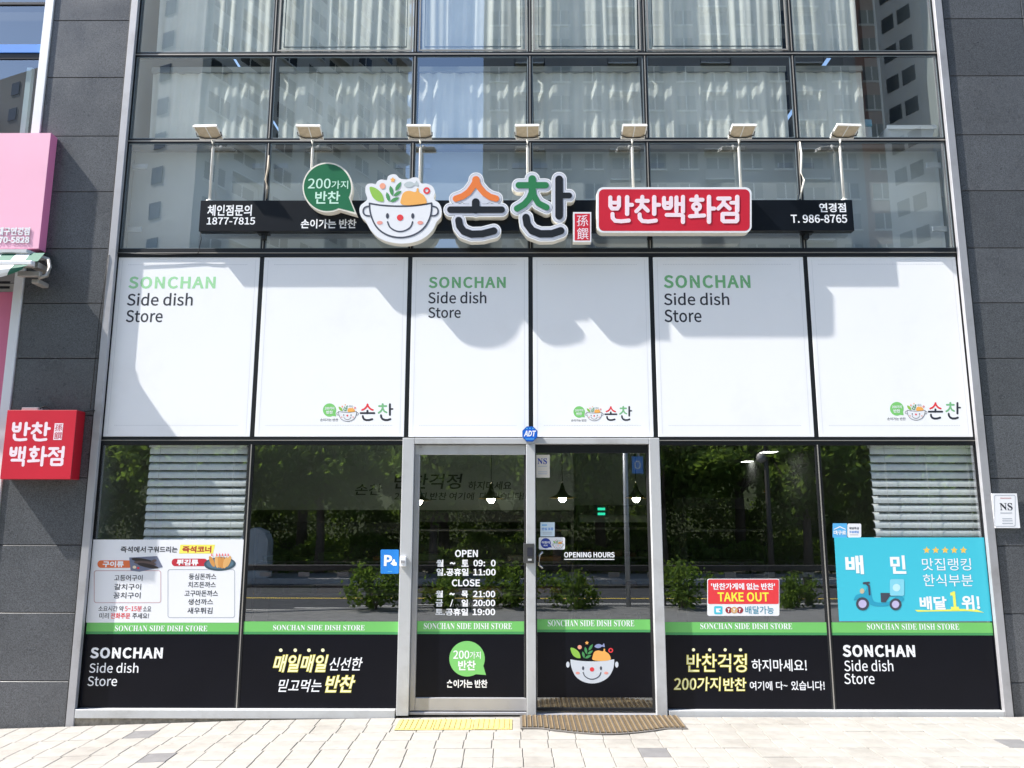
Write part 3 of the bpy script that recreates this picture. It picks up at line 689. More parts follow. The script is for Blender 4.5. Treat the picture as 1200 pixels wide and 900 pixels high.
for (xb, xh), lb in zip(LPX, LLAB):
    g = at(xb, 215, -.06)
    r = thing('floodlight', lb, 'floodlight', (g.x, -.06, zbar+.001), 'floodlights along the shop sign')
    r.rotation_euler.z = R_.uniform(-.10, .10)
    for nm, me in LK.items():
        o = bpy.data.objects.new(nm, me); COL.objects.link(o); o.parent = r

# ------------------------------------------------------------ white film panels above the doors
def dotted(mb, x0, x1, z, Y):
    n = int((x1-x0)/.014)
    for i in range(n): mb.poly([(x0+i*.014, Y, z-.0018), (x0+i*.014+.006, Y, z-.0018), (x0+i*.014+.006, Y, z+.0018), (x0+i*.014, Y, z+.0018)], GREYL)
PL = ['white film panel with SONCHAN in pale green, leftmost of the upper row', 'plain white film panel with small bowl logo, second from the left above the left window', 'white film panel with SONCHAN in green, above the left door', 'plain white film panel with small bowl logo, above the right door', 'white film panel with SONCHAN in green, right of the panels above the doors', 'plain white film panel with small bowl logo, rightmost of the upper row']
YP = -.004
GT2 = mat('pale_green_print', (.34, .68, .36, 1), .5)
TX = {0: (((150.7,324,252.7,338.3), (149,343.3,226,358.3), (147.7,363.3,190.7,377.7)), GT2), 2: (((502.3,324.3,592.7,337.7), (501.7,341.7,570,355.7), (501.7,360,540,372.7)), GTXT), 4: (((777.7,322.3,879.3,337.7), (778,343,854.5,357.7), (778.5,362.7,822,377.7)), GTXT)}
LG = {1: (386.2, 480.5, 7.8, 407.2, 482.2, 21, (421.5, 472.5, 461, 493.5)), 3: (678.7, 482.7, 6.7, 696.4, 483.3, 17.6, (708.3, 475.7, 740.7, 493.3)), 5: (1051, 479, 8, 1073.5, 480.8, 21, (1087.3, 471, 1126, 491.7))}
for i in range(6):
    x0, x1 = GX[i]+.0195, GX[i+1]-.0195
    if i == 0: x0 = GX[0]+.016
    t = thing('film_panel', PL[i], 'film panel', ((x0+x1)/2, YP, ZD), 'white film panels above the shopfront')
    bx('panel_sheet', t, WPAN, x0, x1, YP, .015, ZD+.004, ZC-.003, .0015)
    q = MB(); yy = YP-GAP; dotted(q, x0+.09, x1-.09, ZC-.07, yy); dotted(q, x0+.09, x1-.09, ZD+.10, yy)
    for xx in (x0+.035, x1-.035): q.poly([(xx, yy, ZD+.03), (xx+.002, yy, ZD+.03), (xx+.002, yy, ZC-.03), (xx, yy, ZC-.03)], mat('faint_rule', (.62, .64, .68, 1), .5))
    q.build('dotted_rule', t)
    if i in TX:
        (A, Bb, Cc), g = TX[i]; lettering(t, 'SONCHAN', A, yy, g, .035, space=1.05); lettering(t, 'Side dish', Bb, yy, KTXT, .013); lettering(t, 'Store', Cc, yy, KTXT, .013)
    if i in LG:
        bx_, by_, br_, cx_, cy_, cw_, L4 = LG[i]
        q = MB(); flat(q, [px_loop(bubble_loop(bx_, by_, br_, bx_+br_*1.0, by_+br_*.95), yy)], yy, BUBL)
        k = br_/7.8; text(q, '200가지', (bx_-5.6*k, by_-3.8*k, bx_+5.6*k, by_-.4*k), yy-GAP, WTXT, .03); text(q, '반찬', (bx_-3.8*k, by_+.6*k, bx_+3.8*k, by_+4.4*k), yy-GAP, WTXT, .03)
        text(q, '손이가는 반찬', (bx_-11*k, by_+9.9*k, bx_+10*k, by_+13.2*k), yy, KTXT, .01); q.build('bubble_logo', t)
        q = MB(); bowl_flat(q, cx_, cy_, cw_, yy, True); q.build('bowl_logo', t)
        q = MB(); sonchan_flat(q, *L4, yy); q.build('letter_logo', t)

# ------------------------------------------------------------ green and black film along the bottom of the glass
ZG0, ZG1 = at(600, 743.5, 0).z, ZE
YFm = -.0035
bays = [(GX[0]+.02, GX[1]-.02), (GX[1]+.02, -.944), (-.797, .068), (.174, 1.088), (1.199, GX[4+1]-.02), (GX[5]+.02, GX[6]-.014)]
BL = ['black and green glass film reading SONCHAN Side dish Store, at the left end', 'black and green glass film with yellow Korean slogan, left of the doors', 'black and green glass film with green speech bubble, on the left door', 'black and green glass film with smiling bowl of food, on the right door', 'black and green glass film with yellow Korean slogan, right of the doors', 'black and green glass film reading SONCHAN Side dish Store, at the right end']
BT = [(134.7,733,243,739.8), (320,732.3,427.4,738.7), (496.7,730,600,737.3), (642,726.7,743.3,734), (820.7,730.3,928.3,737.3), (1016,730.7,1124,738)]
films = []
for i, (a, b) in enumerate(bays):
    Yf = YFm if i != 3 else -.0005; dz = .02 if i == 3 else (.004 if i == 2 else 0); zb_ = {2: .207, 3: .205}.get(i, ZF+.003)
    t = thing('window_film', BL[i], 'window film', ((a+b)/2, Yf, zb_), 'black and green films along the foot of the glass'); films.append(t)
    def rq(nm, z0, z1, mt, y):
        q = MB(); q.poly([(a, y, z0), (b, y, z0), (b, y, z1), (a, y, z1)], mt); return q.build(nm, t)
    rq('black_band', zb_, ZG0+dz-.002, BLKF, Yf); rq('green_stripe', ZG0+dz+.018, ZG1+dz, GRNF, Yf); rq('dark_green_stripe', ZG0+dz-.001, ZG0+dz+.017, GRND, Yf)
    lettering(t, serif('SONCHAN SIDE DISH STORE'), BT[i], Yf-GAP, WTXT, -.004)
    YT = Yf-GAP
    if i in (0, 5):
        A = ((105.7,758.7,190.7,771.7), (104.7,776.7,162.3,788.5), (102.7,792.5,137.3,804)) if i == 0 else ((987.3,755.7,1072.3,770), (989.3,773.3,1046.7,786.7), (989.3,789,1024.7,801.7))
        lettering(t, 'SONCHAN', A[0], YT, WTXT, .045, space=1.05); lettering(t, 'Side dish', A[1], YT, WTXT, .006); lettering(t, 'Store', A[2], YT, WTXT, .006)
    YG = mat('yellow_glow_print', (.80, .70, .10, 1), .5)
    def two(s, bxx, sh, bold):   # pale fill over a yellow outline, as printed
        x0_, y0_, x1_, y1_ = bxx
        lettering(t, s, (x0_-.6, y0_-.6, x1_+.6, y1_+.6), YT, YG, bold+.022, sh); lettering(t, s, bxx, YT-GAP, mat('pale_yellow_print', (.90, .88, .55, 1), .5), bold-.006, sh)
    if i == 1:
        two('매일매일', (320.5,767.5,384.5,787.5), .25, .02); lettering(t, '신선한', (386.3,770.3,425,785.7), YT, WTXT, .012, .25); lettering(t, '믿고먹는', (326.4,796,377,811), YT, WTXT, .012, .25); two('반찬', (381.5,791.5,416,811.2), .25, .02)
        for x in (329, 346, 362, 378.3): q = MB(); flat(q, [px_loop(ell(x, 762, 2.1, 2.1, 12), YT)], YT, MATS['pale_yellow_print']); q.build('dot', t)
    if i == 4:
        two('반찬걱정', (805,766.5,875.3,787.4), 0.05, .002); lettering(t, '하지마세요!', (880.9,772.5,945.3,786.7), YT, WTXT, .012)
        two('200가지', (790,793.7,844.7,809.3), .08, .004); two('반찬', (848,794.8,874.2,809.3), .05, .01)
        for s, bxx in (('여기에', (878.7,798.3,905,808.9)), ('다~', (909.4,798.6,923,808.3)), ('있습니다!', (927.3,798,966.4,808.9))): lettering(t, s, bxx, YT, WTXT, .014)
        for x in (812.7, 831.7, 849.8, 867.8): q = MB(); flat(q, [px_loop(ell(x, 761.5, 1.9, 1.9, 12), YT)], YT, MATS['pale_yellow_print']); q.build('dot', t)
    if i == 2:
        q = MB(); flat(q, [px_loop(bubble_loop(547.3, 772, 20.8, 569.5, 791), YT)], YT, BUBL); q.build('bubble', t)
        for s, bxx, bd in (('200', (531,762.2,550,772.2), .02), ('가지', (550.6,763.5,563.3,772), .012), ('반찬', (536.9,774,557.4,785.5), .03)): lettering(t, s, bxx, YT-GAP, WTXT, bd)
        lettering(t, '손이가는 반찬', (523.3,796.5,571.2,806), YT, WTXT, .03)
    if i == 3:
        for nm, lp, mt, ly in BOWL_C[False]:
            yy = YT-.0003*ly; q = MB(); sc = 51.3/437; flat(q, to_facade(lp, 694.1-776*sc, 772.7-320*sc, sc, yy), yy, mt); q.build(nm, t)
# ------------------------------------------------------------ lettering and stickers on the door glass
def sticker(name, label, cat, x0, y0, x1, y1, Y, mt, r=0, thick=.0016, quad=None):
    c = at((x0+x1)/2, (y0+y1)/2, Y); t = thing(name, label, cat, (c.x, Y, c.z))
    q = MB(); lp = px_loop(quad or (rrect(x0, y0, x1, y1, r) if r else rect(x0, y0, x1, y1)), Y); solid(q, [lp], Y, thick, mt); q.build('sheet', t)
    return t
YD = -.002
t = thing('opening_hours_lettering', 'white opening and closing hours lettering stuck on the left door glass', 'lettering', at(547, 720, YD))
W_ = [('OPEN', (533.2,644.4,560,652.9), .03), ('월', (511.4,655.9,519.7,664.2), .035), ('~', (527,658.6,533.8,661.5), .03), ('토', (540.9,655.9,549,664.2), .035), ('09:', (554.8,656,568.5,663.8), .03), ('0', (575.2,656,580.9,663.8), .03),
 ('일.공휴일', (511.4,666,549,674.8), .035), ('11:00', (554.6,666.6,580.9,674.4), .03), ('CLOSE', (529.5,678.9,562.5,687.2), .03), ('월', (510.6,692.1,519.1,700.3), .035), ('~', (526.5,694.6,533,697.6), .03), ('목', (540.8,692.1,548.5,700.3), .035), ('21:00', (554.2,692.3,580.3,700), .03),
 ('금', (510.6,702.4,519,710.8), .035), ('/', (527.3,702.4,531,710.8), .03), ('일', (540.8,702.4,548.5,710.8), .035), ('20:00', (554.2,702.7,580.3,710.5), .03), ('토.공휴일', (510.2,713,548.5,721.4), .035), ('19:00', (553.8,713.2,580.3,721), .03)]
for s, bxx, bd in W_: lettering(t, s, bxx, YD, WTXT, bd)
t = thing('opening_hours_heading', 'white underlined OPENING HOURS lettering on the right door glass', 'lettering', at(690, 656, -.0005))
lettering(t, 'OPENING HOURS', (661,647,720.2,653.3), -.0005, WTXT, .03); q = MB(); q.box(at(661,655,-.001).x, at(720,655,-.001).x, -.001, -.0005, at(690,655.9,0).z, at(690,655,0).z, WTXT); q.build('underline', t)
t = sticker('notice_sticker', 'cream notice sticker with NS at the top left of the right door', 'sticker', 627.3, 533, 644.2, 559.7, -.003, CRMP)
lettering(t, serif('NS'), (629.8,536.9,641,544), -.0035, NAVB, .01)
q = MB()
for y in (546, 552.5, 554.8): flat(q, [px_loop(rect(630.5, y, 641, y+.9), -.0035)], -.0035, GREYL)
q.build('small_print', t)
t = sticker('notice_sticker', 'small white and blue notice sticker above the bowl sticker on the right door', 'sticker', 633.3, 612, 650, 628.6, -.003, mat('pale_blue_sheet', (.62, .74, .82, 1), .5))
q = MB(); text(q, '안심 포장', (635, 618.2, 648.5, 621.4), -.0035, BLUE, .03); flat(q, [px_loop(rect(635, 614.6, 641, 616), -.0035)], -.0035, SKYB)
for y in (623.4, 625.4): flat(q, [px_loop(rect(636, y, 647, y+.7), -.0035)], -.0035, GREYL)
q.build('lettering', t)
t = sticker('bowl_sticker', 'white sticker with navy speech bubble and small bowl beside the door handle', 'sticker', 631.4, 629.6, 662, 644, -.003, SWHT, 1.8)
q = MB(); flat(q, [px_loop(bubble_loop(639.5, 636.6, 6.0, 646.8, 641.6), -.0035)], -.0035, NAVB); text(q, '어린이', (634.8, 634.2, 644.2, 637.2), -.004, WTXT, .03); text(q, '세트', (636.6, 638.2, 642, 640.2), -.004, WTXT, .02); bowl_flat(q, 654, 637, 11.5, -.0036, True); q.build('logo', t)
# octagonal alarm badge
c = at(621, 508.4, -.1); t = thing('alarm_badge', 'blue octagonal ADT alarm badge on the door frame above the middle post', 'alarm badge', (c.x, -.1, c.z))
lp = lambda r: px_loop(ell(621, 508.4, r, r, 8, math.pi/8), -.1)
q = MB(); solid(q, [lp(9.6)], -.095, .035, mat('badge_rim', (.02, .10, .38, 1), .3), None); q.build('badge_body', t)
q = MB(); flat(q, [lp(8.6)], -.0955, mat('badge_blue', (.015, .13, .62, 1), .25)); q.build('badge_face', t)
q = MB(); text(q, 'ADT', (613.8, 504.6, 628.2, 511.4), -.096, WTXT, .04, .2); flat(q, [px_loop(rect(615.8, 514, 626, 514.9), -.096)], -.096, SKYB)
for x in (617.5, 621, 624.5): flat(q, [px_loop(ell(x, 502, .9, .9, 8), -.096)], -.096, SKYB)
q.build('lettering', t)
# parking sign sticker
t = sticker('parking_sticker', 'blue parking sticker with white P and stroller, left of the doors', 'sticker', 446, 644, 467.3, 672.3, -.003, BLUE, 1.5)
lettering(t, 'P', (450, 650.4, 459.5, 663.3), -.0036, WTXT, .05)
q = MB(); flat(q, [px_loop([(457.4,660.5),(459.5,658.8),(460.4,655.6),(462.6,655.4),(463,658.2),(464.8,659.2),(464.9,662.8),(461,663),(459.5,661.8)], -.0036)], -.0036, WTXT); flat(q, [px_loop(rect(454.3, 669.4, 459.5, 670.3), -.0036)], -.0036, SKYB); q.build('pictogram', t)
# take out sign
Yt = -.006
t = sticker('takeout_sign', 'red and white TAKE OUT sign on the glass right of the doors', 'sign', 829, 678.3, 913.3, 721.7, Yt, SWHT, 2.2, .003)
q = MB(); flat(q, [px_loop(rrect(829.7, 679, 912.6, 707.8, 1.8), Yt-.0006)], Yt-.0006, REDP); q.build('red_field', t)
lettering(t, "'반찬가게에 없는 반찬'", (833.3,683.3,908.3,691.2), Yt-.0011, WTXT, .03); lettering(t, 'TAKE OUT', (841,694,901,705), Yt-.0011, mat('bright_yellow_print', (.88, .82, .06, 1), .5), .03)
q = MB(); flat(q, [px_loop(rrect(836.8, 710.3, 846.6, 719.8, 1.6), Yt-.0006)], Yt-.0006, TEAL); flat(q, [px_loop([(839,713),(844.5,713),(844.5,714.2),(841.5,714.6),(844.6,717.6),(839.2,717.6)], Yt-.0011)], Yt-.0011, WTXT); q.build('icon', t)
for x, mt in ((854, mat('maroon_print', (.30, .02, .03, 1), .5)), (870*.0+867, MATS['maroon_print']), (860.5, mat('tan_print', (.62, .38, .16, 1), .5))):
    yy = Yt-.0006-(.0003 if x == 860.5 else (.00015 if x == 867 else 0)); q = MB(); flat(q, [px_loop(ell(x, 715, 4, 3.9, 16), yy)], yy, mt); flat(q, [px_loop([(x-1.8,713),(x+1.6,713.3),(x+.2,715.2),(x+.1,717.4),(x-.8,717.4),(x-.5,715)], yy-.00045)], yy-.00045, WTXT); q.build('icon', t)
lettering(t, '배달가능', (873.3,710.2,906.7,719.4), Yt-.0008, TEALD, .01)
# two small tags above the teal poster
t = sticker('delivery_tag', 'light blue delivery tag with white roof mark above the teal poster', 'sticker', 976, 613.3, 992.6, 630, -.003, SKYB)
lettering(t, '대구로', (977, 621.6, 991.6, 626.8), -.0036, WTXT, .04); q = MB(); flat(q, [px_loop([(977.4,619.8),(984.2,616.6),(991,619.8),(991,620.8),(984.2,617.9),(977.4,620.8)], -.0036)], -.0036, WTXT); q.build('roof_mark', t)
t = sticker('delivery_tag', 'white rounded delivery tag with blue print above the teal poster', 'sticker', 993.2, 613.6, 1009.2, 629.8, -.003, SWHT, 1.8)
q = MB(); text(q, '배달특급', (995.3, 617.6, 1006.6, 620.4), -.0036, KTXT, .02); text(q, '무료배달', (995.3, 622, 1006.6, 624.8), -.0036, BLUE, .02); flat(q, [px_loop(rect(996, 626.4, 1005.5, 627), -.0036)], -.0036, GREYL); q.build('lettering', t)
# menu poster
Ym = -.004
t = sticker('menu_poster', 'white menu poster with grilled fish and fried shrimp plates on the left window', 'poster', 0, 0, 1, 1, Ym, mat('poster_white', (.80, .81, .84, 1), .4, bump=.04, bscale=2), quad=[(109, 632.3), (285.6, 632.3), (279.6, 729.6), (98.8, 729.6)])
def L7(s, x0, y0, x1, y1, mt, bd=.012, sh=0): lettering(t, s, (100+x0/6, 620+y0/6, 100+x1/6, 620+y1/6), Ym-GAP*1.6, mt, bd, sh)
z7 = lambda pts: px_loop([(100+x/6, 620+y/6) for x, y in pts], Ym-GAP)
def S7(nm, loops, mt, k=1): q = MB(); yy = Ym-GAP*k; flat(q, [px_loop([(100+x/6, 620+y/6) for x, y in l], yy) for l in loops], yy, mt); return q.build(nm, t)
S7('highlight', [[(668,110),(912,110),(898,172),(658,172)]], mat('highlight_yellow', (.88, .80, .12, 1), .5))
L7('즉석에서', 248, 122, 425, 165, KTXT, .025); L7('구워드리는', 437, 122, 648, 165, KTXT, .025); L7('즉석코너', 682, 119, 886, 165, mat('dark_red_print', (.42, .05, .03, 1), .5), .045)
S7('label_pill', [rrect(85, 220, 330, 273, 25)], BRN); L7('구이류', 122, 225, 270, 268, WTXT, .045)
S7('label_pill', [rrect(607, 208, 860, 261, 25)], mat('crimson_pill', (.50, .02, .04, 1), .5)); L7('튀김류', 642, 213, 795, 256, WTXT, .045)
S7('menu_frame', [rrect(60, 290, 533, 520, 18), rrect(65, 295, 528, 515, 14)], mat('rose_line', (.55, .35, .38, 1), .5))
S7('menu_frame', [rrect(578, 282, 1052, 625, 18), rrect(583, 287, 1047, 620, 14)], GREYL)
for s, b_ in (('고등어구이', (203,322,402,365)), ('갈치구이', (203,385,392,427)), ('꽁치구이', (197,445,388,488)), ('등심돈까스', (728,312,920,355)), ('치즈돈까스', (722,370,917,412)), ('고구마돈까스', (697,430,932,474)), ('생선까스', (722,490,898,532)), ('새우튀김', (717,551,893,595))): L7(s, *b_, KTXT, .012)
L7('소요시간 약', 92, 540, 268, 578, KTXT, .01); L7('5~15분', 277, 540, 397, 578, REDP, .01); L7('소요', 405, 542, 463, 578, KTXT, .008)
L7('미리', 98, 590, 165, 630, KTXT, .012); L7('전화주문', 177, 590, 315, 630, REDP, .02); L7('주세요!', 330, 590, 447, 630, KTXT, .012)
S7('tray_photo', [[(308,200),(505,190),(545,268),(380,300),(318,292)]], mat('tray_slate', (.16, .18, .26, 1), .4), 2)
for i, (cx, cy, rx, ry, a) in enumerate(((405,222,82,15,.16),(420,240,80,15,.10),(440,258,76,14,.2),(480,225,22,10,-.4))): S7('grilled_fish', [ell(cx, cy, rx, ry, 18, a)], [mat('char_brown', (.035, .028, .03, 1), .35), mat('char_mid', (.12, .085, .08, 1), .4)][i % 2], 2.6+.5*i)
S7('garnish', [ell(345, 268, 13, 11, 10)], mat('cream_food', (.75, .62, .45, 1), .5), 3); S7('garnish', [ell(372, 274, 9, 8, 10)], REDP, 3.2)
S7('plate_photo', [ell(946, 246, 112, 48, 26, -.03)], mat('plate_dark', (.05, .09, .12, 1), .3), 2); S7('plate_photo', [ell(946, 243, 96, 38, 24, -.03)], mat('plate_blue', (.10, .18, .24, 1), .3), 2.4)
for i, (cx, a) in enumerate(((890, 1.15), (925, 1.45), (965, 1.65), (1005, 1.95), (945, 1.55), (985, 1.8))):
    S7('fried_shrimp', [ell(cx, 228+4*(i % 3), 42, 15, 12, a)], [mat('batter_gold', (.62, .28, .07, 1), .5), mat('batter_light', (.72, .40, .14, 1), .5)][i % 2], 3+.4*i)
    S7('shrimp_tail', [[(cx+(cx-945)*.0-6, 188), (cx-2, 168), (cx+6, 188)]], REDP, 5.6+.1*i)
# teal poster
t = sticker('delivery_poster', 'teal delivery poster with scooter, five stars and yellow number 1 on the right window', 'poster', 0, 0, 1, 1, Ym, TEAL, quad=[(977.8, 629.8), (1154, 629.8), (1165, 728), (983.5, 728)])
k8 = 220/1200
def L8(s, x0, y0, x1, y1, mt, bd=.012, sh=0): lettering(t, s, (960+x0*k8, 605+y0*k8, 960+x1*k8, 605+y1*k8), Ym-GAP*2, mt, bd, sh)
def S8(nm, loops, mt, k=1): q = MB(); yy = Ym-GAP*k; flat(q, [px_loop([(960+x*k8, 605+y*k8) for x, y in l], yy) for l in loops], yy, mt); return q.build(nm, t)
GOLD = mat('gold_star', (.85, .55, .10, 1), .5)
for x in (687, 745, 805, 863, 922): S8('star', [star(x, 217, 24, .46)], GOLD)
L8('맛집랭킹', 658, 268, 970, 346, WTXT, .0); L8('한식부분', 665, 370, 982, 448, WTXT, .0)
S8('underline', [[(610,598),(700,601),(900,592),(1000,594),(1055,616),(950,606),(760,608),(630,611)]], mat('lime_yellow_print', (.80, .82, .12, 1), .5))
L8('배달', 643, 512, 815, 598, WTXT, .035); L8('1', 838, 480, 890, 600, MATS['lime_yellow_print'], .035); L8('위!', 910, 505, 1026, 600, WTXT, .035)
L8('배', 168, 250, 283, 370, WTXT, .036); L8('민', 455, 250, 553, 368, WTXT, .036)
# the delivery scooter, without its rider
TL2 = mat('scooter_teal', (.02, .33, .50, 1), .45)
S8('scooter_body', [catmull([(222,540),(235,505),(275,492),(300,470),(305,440),(325,440),(335,500),(352,545),(420,552),(455,540),(500,510),(540,520),(530,545),(470,548),(440,572),(345,572),(300,540),(265,515)], 3)], TL2, 2)
S8('scooter_seat', [[(392,490),(520,490),(520,510),(450,512),(425,550),(395,550)]], NAVY, 2.4)
for cx, cy, r in ((277, 560, 42), (488, 563, 38)): S8('scooter_wheel', [ell(cx, cy, r, r, 24), ell(cx, cy, r*.62, r*.62, 20)], NAVY, 2.8); S8('scooter_hub', [ell(cx, cy, r*.62, r*.62, 20)], LAV, 3)
S8('scooter_box', [rrect(452, 402, 543, 508, 10)], mat('box_light', (.22, .62, .76, 1), .5), 3); S8('box_badge', [ell(494, 456, 24, 24, 18)], mat('badge_pale', (.50, .78, .86, 1), .5), 3.6)
S8('handlebar', strokes_outline([([(300,430),(318,445),(322,500)], 6), ([(285,428),(318,425)], 7)], 0, 3), NAVY, 3); S8('headlamp', [ell(274, 478, 15, 17, 16)], mat('lamp_brass', (.55, .48, .32, 1), .4), 3)
# plate on the right granite
Yg = -.066
t = sticker('security_plate', 'white plate with black NS letters on the right granite wall', 'sign', 0, 0, 1, 1, Yg, SWHT, thick=.012, quad=[(1162, 578.2), (1191.6, 578.2), (1195.6, 618.8), (1166.4, 618.8)])
def L9(s, x0, y0, x1, y1, mt, bd=0): lettering(t, s, (x0, y0, x1, y1), Yg-.0008, mt, bd)
L9(serif('NS'), 1171.6, 589.4, 1186.4, 598, KTXT, .006)
q = MB()
for x0, x1, y in ((1172, 1185, 583.3), (1172, 1186, 600.6), (1174.5, 1186, 607.3), (1174.5, 1186.5, 609.8), (1174.5, 1187, 612.8)): flat(q, [px_loop(rect(x0, y, x1, y+.9), Yg-.0008)], Yg-.0008, GREYL if y > 590 else mat('rose_print', (.6, .3, .3, 1), .5))
flat(q, [px_loop(rrect(1164.6+.5, 580, 1190, 617, 2), Yg-.0008), px_loop(rrect(1165.1+.5, 580.6, 1189.4, 616.4, 1.8), Yg-.0008)], Yg-.0008, GREYL); q.build('small_print', t)

# ------------------------------------------------------------ door mats, tactile strip
MATB = mat('mat_rib_brown', (.085, .06, .035, 1), .7, noise=.25, nscale=30); MATL = mat('mat_rib_pale', (.24, .175, .10, 1), .6, noise=.15, nscale=30); MATE = mat('mat_edge', (.14, .13, .12, 1), .7)
def gpt(x, y, Z=.09):
    d = FW + RT*((x-600)/900) - UP*((y-450)/900); return EYE + d*((Z-EYE.z)/d.z)
t = thing('door_mat', 'brown ribbed rubber mat with rounded front on the paving before the right door', 'door mat', (.69, -.3, gz(.69)))
mx0, mx1, myb, myf, mym = .035, 1.275, -.062, -.42, -.565
def front(x):
    u = (x-mx0)/(mx1-mx0)
    return myf - (myf-mym)*math.sin(math.pi*min(1, max(0, (u-.12)/.76))) if .12 < u < .88 else myf
xsn = np.linspace(mx0, mx1, 40); q = MB(); top = [(x, front(x)) for x in xsn]; z0 = gz(.69)+.001
lp = [(mx0, myb), (mx1, myb)] + top[::-1]
vs, fs = curve_mesh([lp], .003); q.add([(v[0], v[1], v[2]+z0+.003) for v in vs], fs, MATE); q.build('mat_base', t)
nr = 30; rb = MB(); rl_ = MB()
for i in range(nr):
    x = mx0+.03+(mx1-mx0-.06)*i/(nr-1); yf = front(x)+.02
    rb.box(x-.015, x+.003, yf, myb-.012, z0+.006, z0+.014, MATB); rl_.box(x+.0035, x+.0125, yf, myb-.012, z0+.006, z0+.016, MATL)
    for k in range(int((myb-.02-yf)/.022)): rl_.box(x-.0148, x+.0032, yf+k*.022, yf+k*.022+.005, z0+.0135, z0+.0165, MATL)
rb.build('dark_rib', t, 'stuff'); rl_.build('pale_rib', t, 'stuff')
t = thing('door_mat', 'strip of brown ribbed mat inside, behind the bottom of the right door', 'door mat', (.63, .3, .09))
q = MB(); q.box(.18, 1.085, .10, .55, .0885, .094, MATE); q.build('mat_base', t); rb = MB()
for i in range(23): rb.box(.2+i*.0385, .222+i*.0385, .11, .54, .0945, .104, MATL if i % 2 else MATB); rb.box(.2235+i*.0385, .234+i*.0385, .11, .54, .0945, .102, MATB)
rb.build('rib', t, 'stuff')
YEL = mat('tactile_yellow', (.56, .44, .15, 1), .75, noise=.12, nscale=12, bump=.2, bscale=150)
t = thing('tactile_strip', 'yellow ribbed tactile paving strip in front of the left door', 'tactile paving', (-.46, -.28, gz(-.46)))
for k in range(3):
    x0 = -.90+k*.293; q = MB(); z = gz(x0+.15, -.3)+.0015; q.box(x0, x0+.289, -.425, -.145, z, z+.005, YEL, .002)
    for j in range(7): q.box(x0+.012+j*.039, x0+.034+j*.039, -.415, -.155, z+.005, z+.010, YEL, .002)
    q.build('tactile_tile', t)

#__INSIDE__
CURT = mat('curtain_white', (.82, .81, .77, 1), .8, noise=.05, nscale=5)
def curtain(label, x0, x1, z0, z1, y, seed, flare=0):
    r = random.Random(seed); n = int((x1-x0)/.008); ph = [r.uniform(0, 6) for _ in range(4)]
    t = thing('curtain', label, 'curtain', ((x0+x1)/2, y, z0), 'white curtains behind the upper windows')
    q = MB(); vs = []; fs = []; rows = 10
    for j in range(rows+1):
        v = j/rows
        for i in range(n+1):
            u = i/n; x = x0+(x1-x0)*u
            w_ = .35+.65*abs(math.sin(x*3.1+ph[3]))
            f = .009*math.sin(x*43+ph[0]+1.8*math.sin(x*5+ph[1])) + .006*math.sin(x*77+ph[1]) + .008*math.sin(x*17+ph[2])
            vs.append((x + .018*math.sin(x*6+ph[0])*(1-v), y+f*(.45+.3*w_), z0+(z1-z0)*v))
    for j in range(rows):
        for i in range(n): k = j*(n+1)+i; fs.append((k, k+1, k+n+2, k+n+1))
    q.add(vs, fs, CURT, True); q.build('cloth', t)
    bx('curtain_rail', t, mat('rail_grey', (.25, .27, .28, 1), .5), x0, x1, y-.03, y+.03, z1+.001, z1+.05)
Yc = .11
CB = ['first', 'second', 'third', 'fourth', 'fifth', 'sixth']
for i in range(6):
    x0 = GX[i]+.03; x1 = GX[i+1]-.03
    if i == 5: x1 = at(1012, 120, Yc).x
    if i == 0: x0 = GX[0]+.12
    curtain('white pleated curtain in the %s bay from the left, lower row of curtained windows' % CB[i], x0, x1, ZB+.014, ZA-.12, Yc, 10+i)
    curtain('white pleated curtain in the %s bay from the left, top row of windows' % CB[i], x0, x1, ZA+.06, ZT-.1, Yc, 30+i)
q = MB(); q.box(-3.5, 3.85, .03, .32, ZT-.06, ZT+.02, mat('header_grey', (.10, .12, .13, 1), .6)); q.build('interior_header', B)
# storage on the upper sill, right bay
UFZ = ZB+.012
q = MB(); q.box(-3.5, 3.88, .10, .9, ZB-.03, UFZ, INF); q.build('window_ledge', B)
q = MB(); a = at(1014, 120, .5); b = at(1032, 120, .5); q.box(a.x, b.x, .45, .9, UFZ+.001, 7.2, mat('interior_column', (.30, .31, .31, 1), .7)); q.build('interior_column', B)
def ibx(name, label, cat, x0, y0, x1, y1, Y, D, mt):
    A = at(x0, y1, Y); C = at(x1, y0, Y); z0 = UFZ+.001
    t = thing(name, label, cat, ((A.x+C.x)/2, Y+D/2, z0)); return t, A.x, C.x, z0, C.z
t, xa, xb, z0, z1 = ibx('storage_box', 'pale storage box with blue lid behind the upper right window', 'storage box', 965, 129, 1020, 160, .15, .3, SWHT)
z1 = z0+.29; bx('box_body', t, SWHT, xa+.16, xb, .15, .45, z0, z1-.09, .006); bx('box_lid', t, mat('lid_blue', (.25, .52, .68, 1), .5), xa+.155, xb+.005, .145, .455, z1-.089, z1-.02, .006)
bx('side_bin', t, mat('bin_blue', (.35, .55, .66, 1), .5), xa, xa+.15, .15, .45, z0, z1-.04, .006)
t, xa, xb, z0, z1 = ibx('storage_jar', 'small beige jar between the storage box and the tub upstairs', 'jar', 1021, 140, 1034, 160, .2, .2, CREAM)
q = MB(); cx = (xa+xb)/2; q.lathe(cx, .28, [(.0, z0), (.055, z0), (.06, z0+.02), (.06, z0+.11), (.045, z0+.14), (0, z0+.142)], CREAM, 18); q.build('jar_body', t)
t, xa, xb, z0, z1 = ibx('plastic_tub', 'white plastic tub with flared rim behind the upper right window', 'plastic tub', 1040, 138, 1093, 160, .15, .3, SWHT)
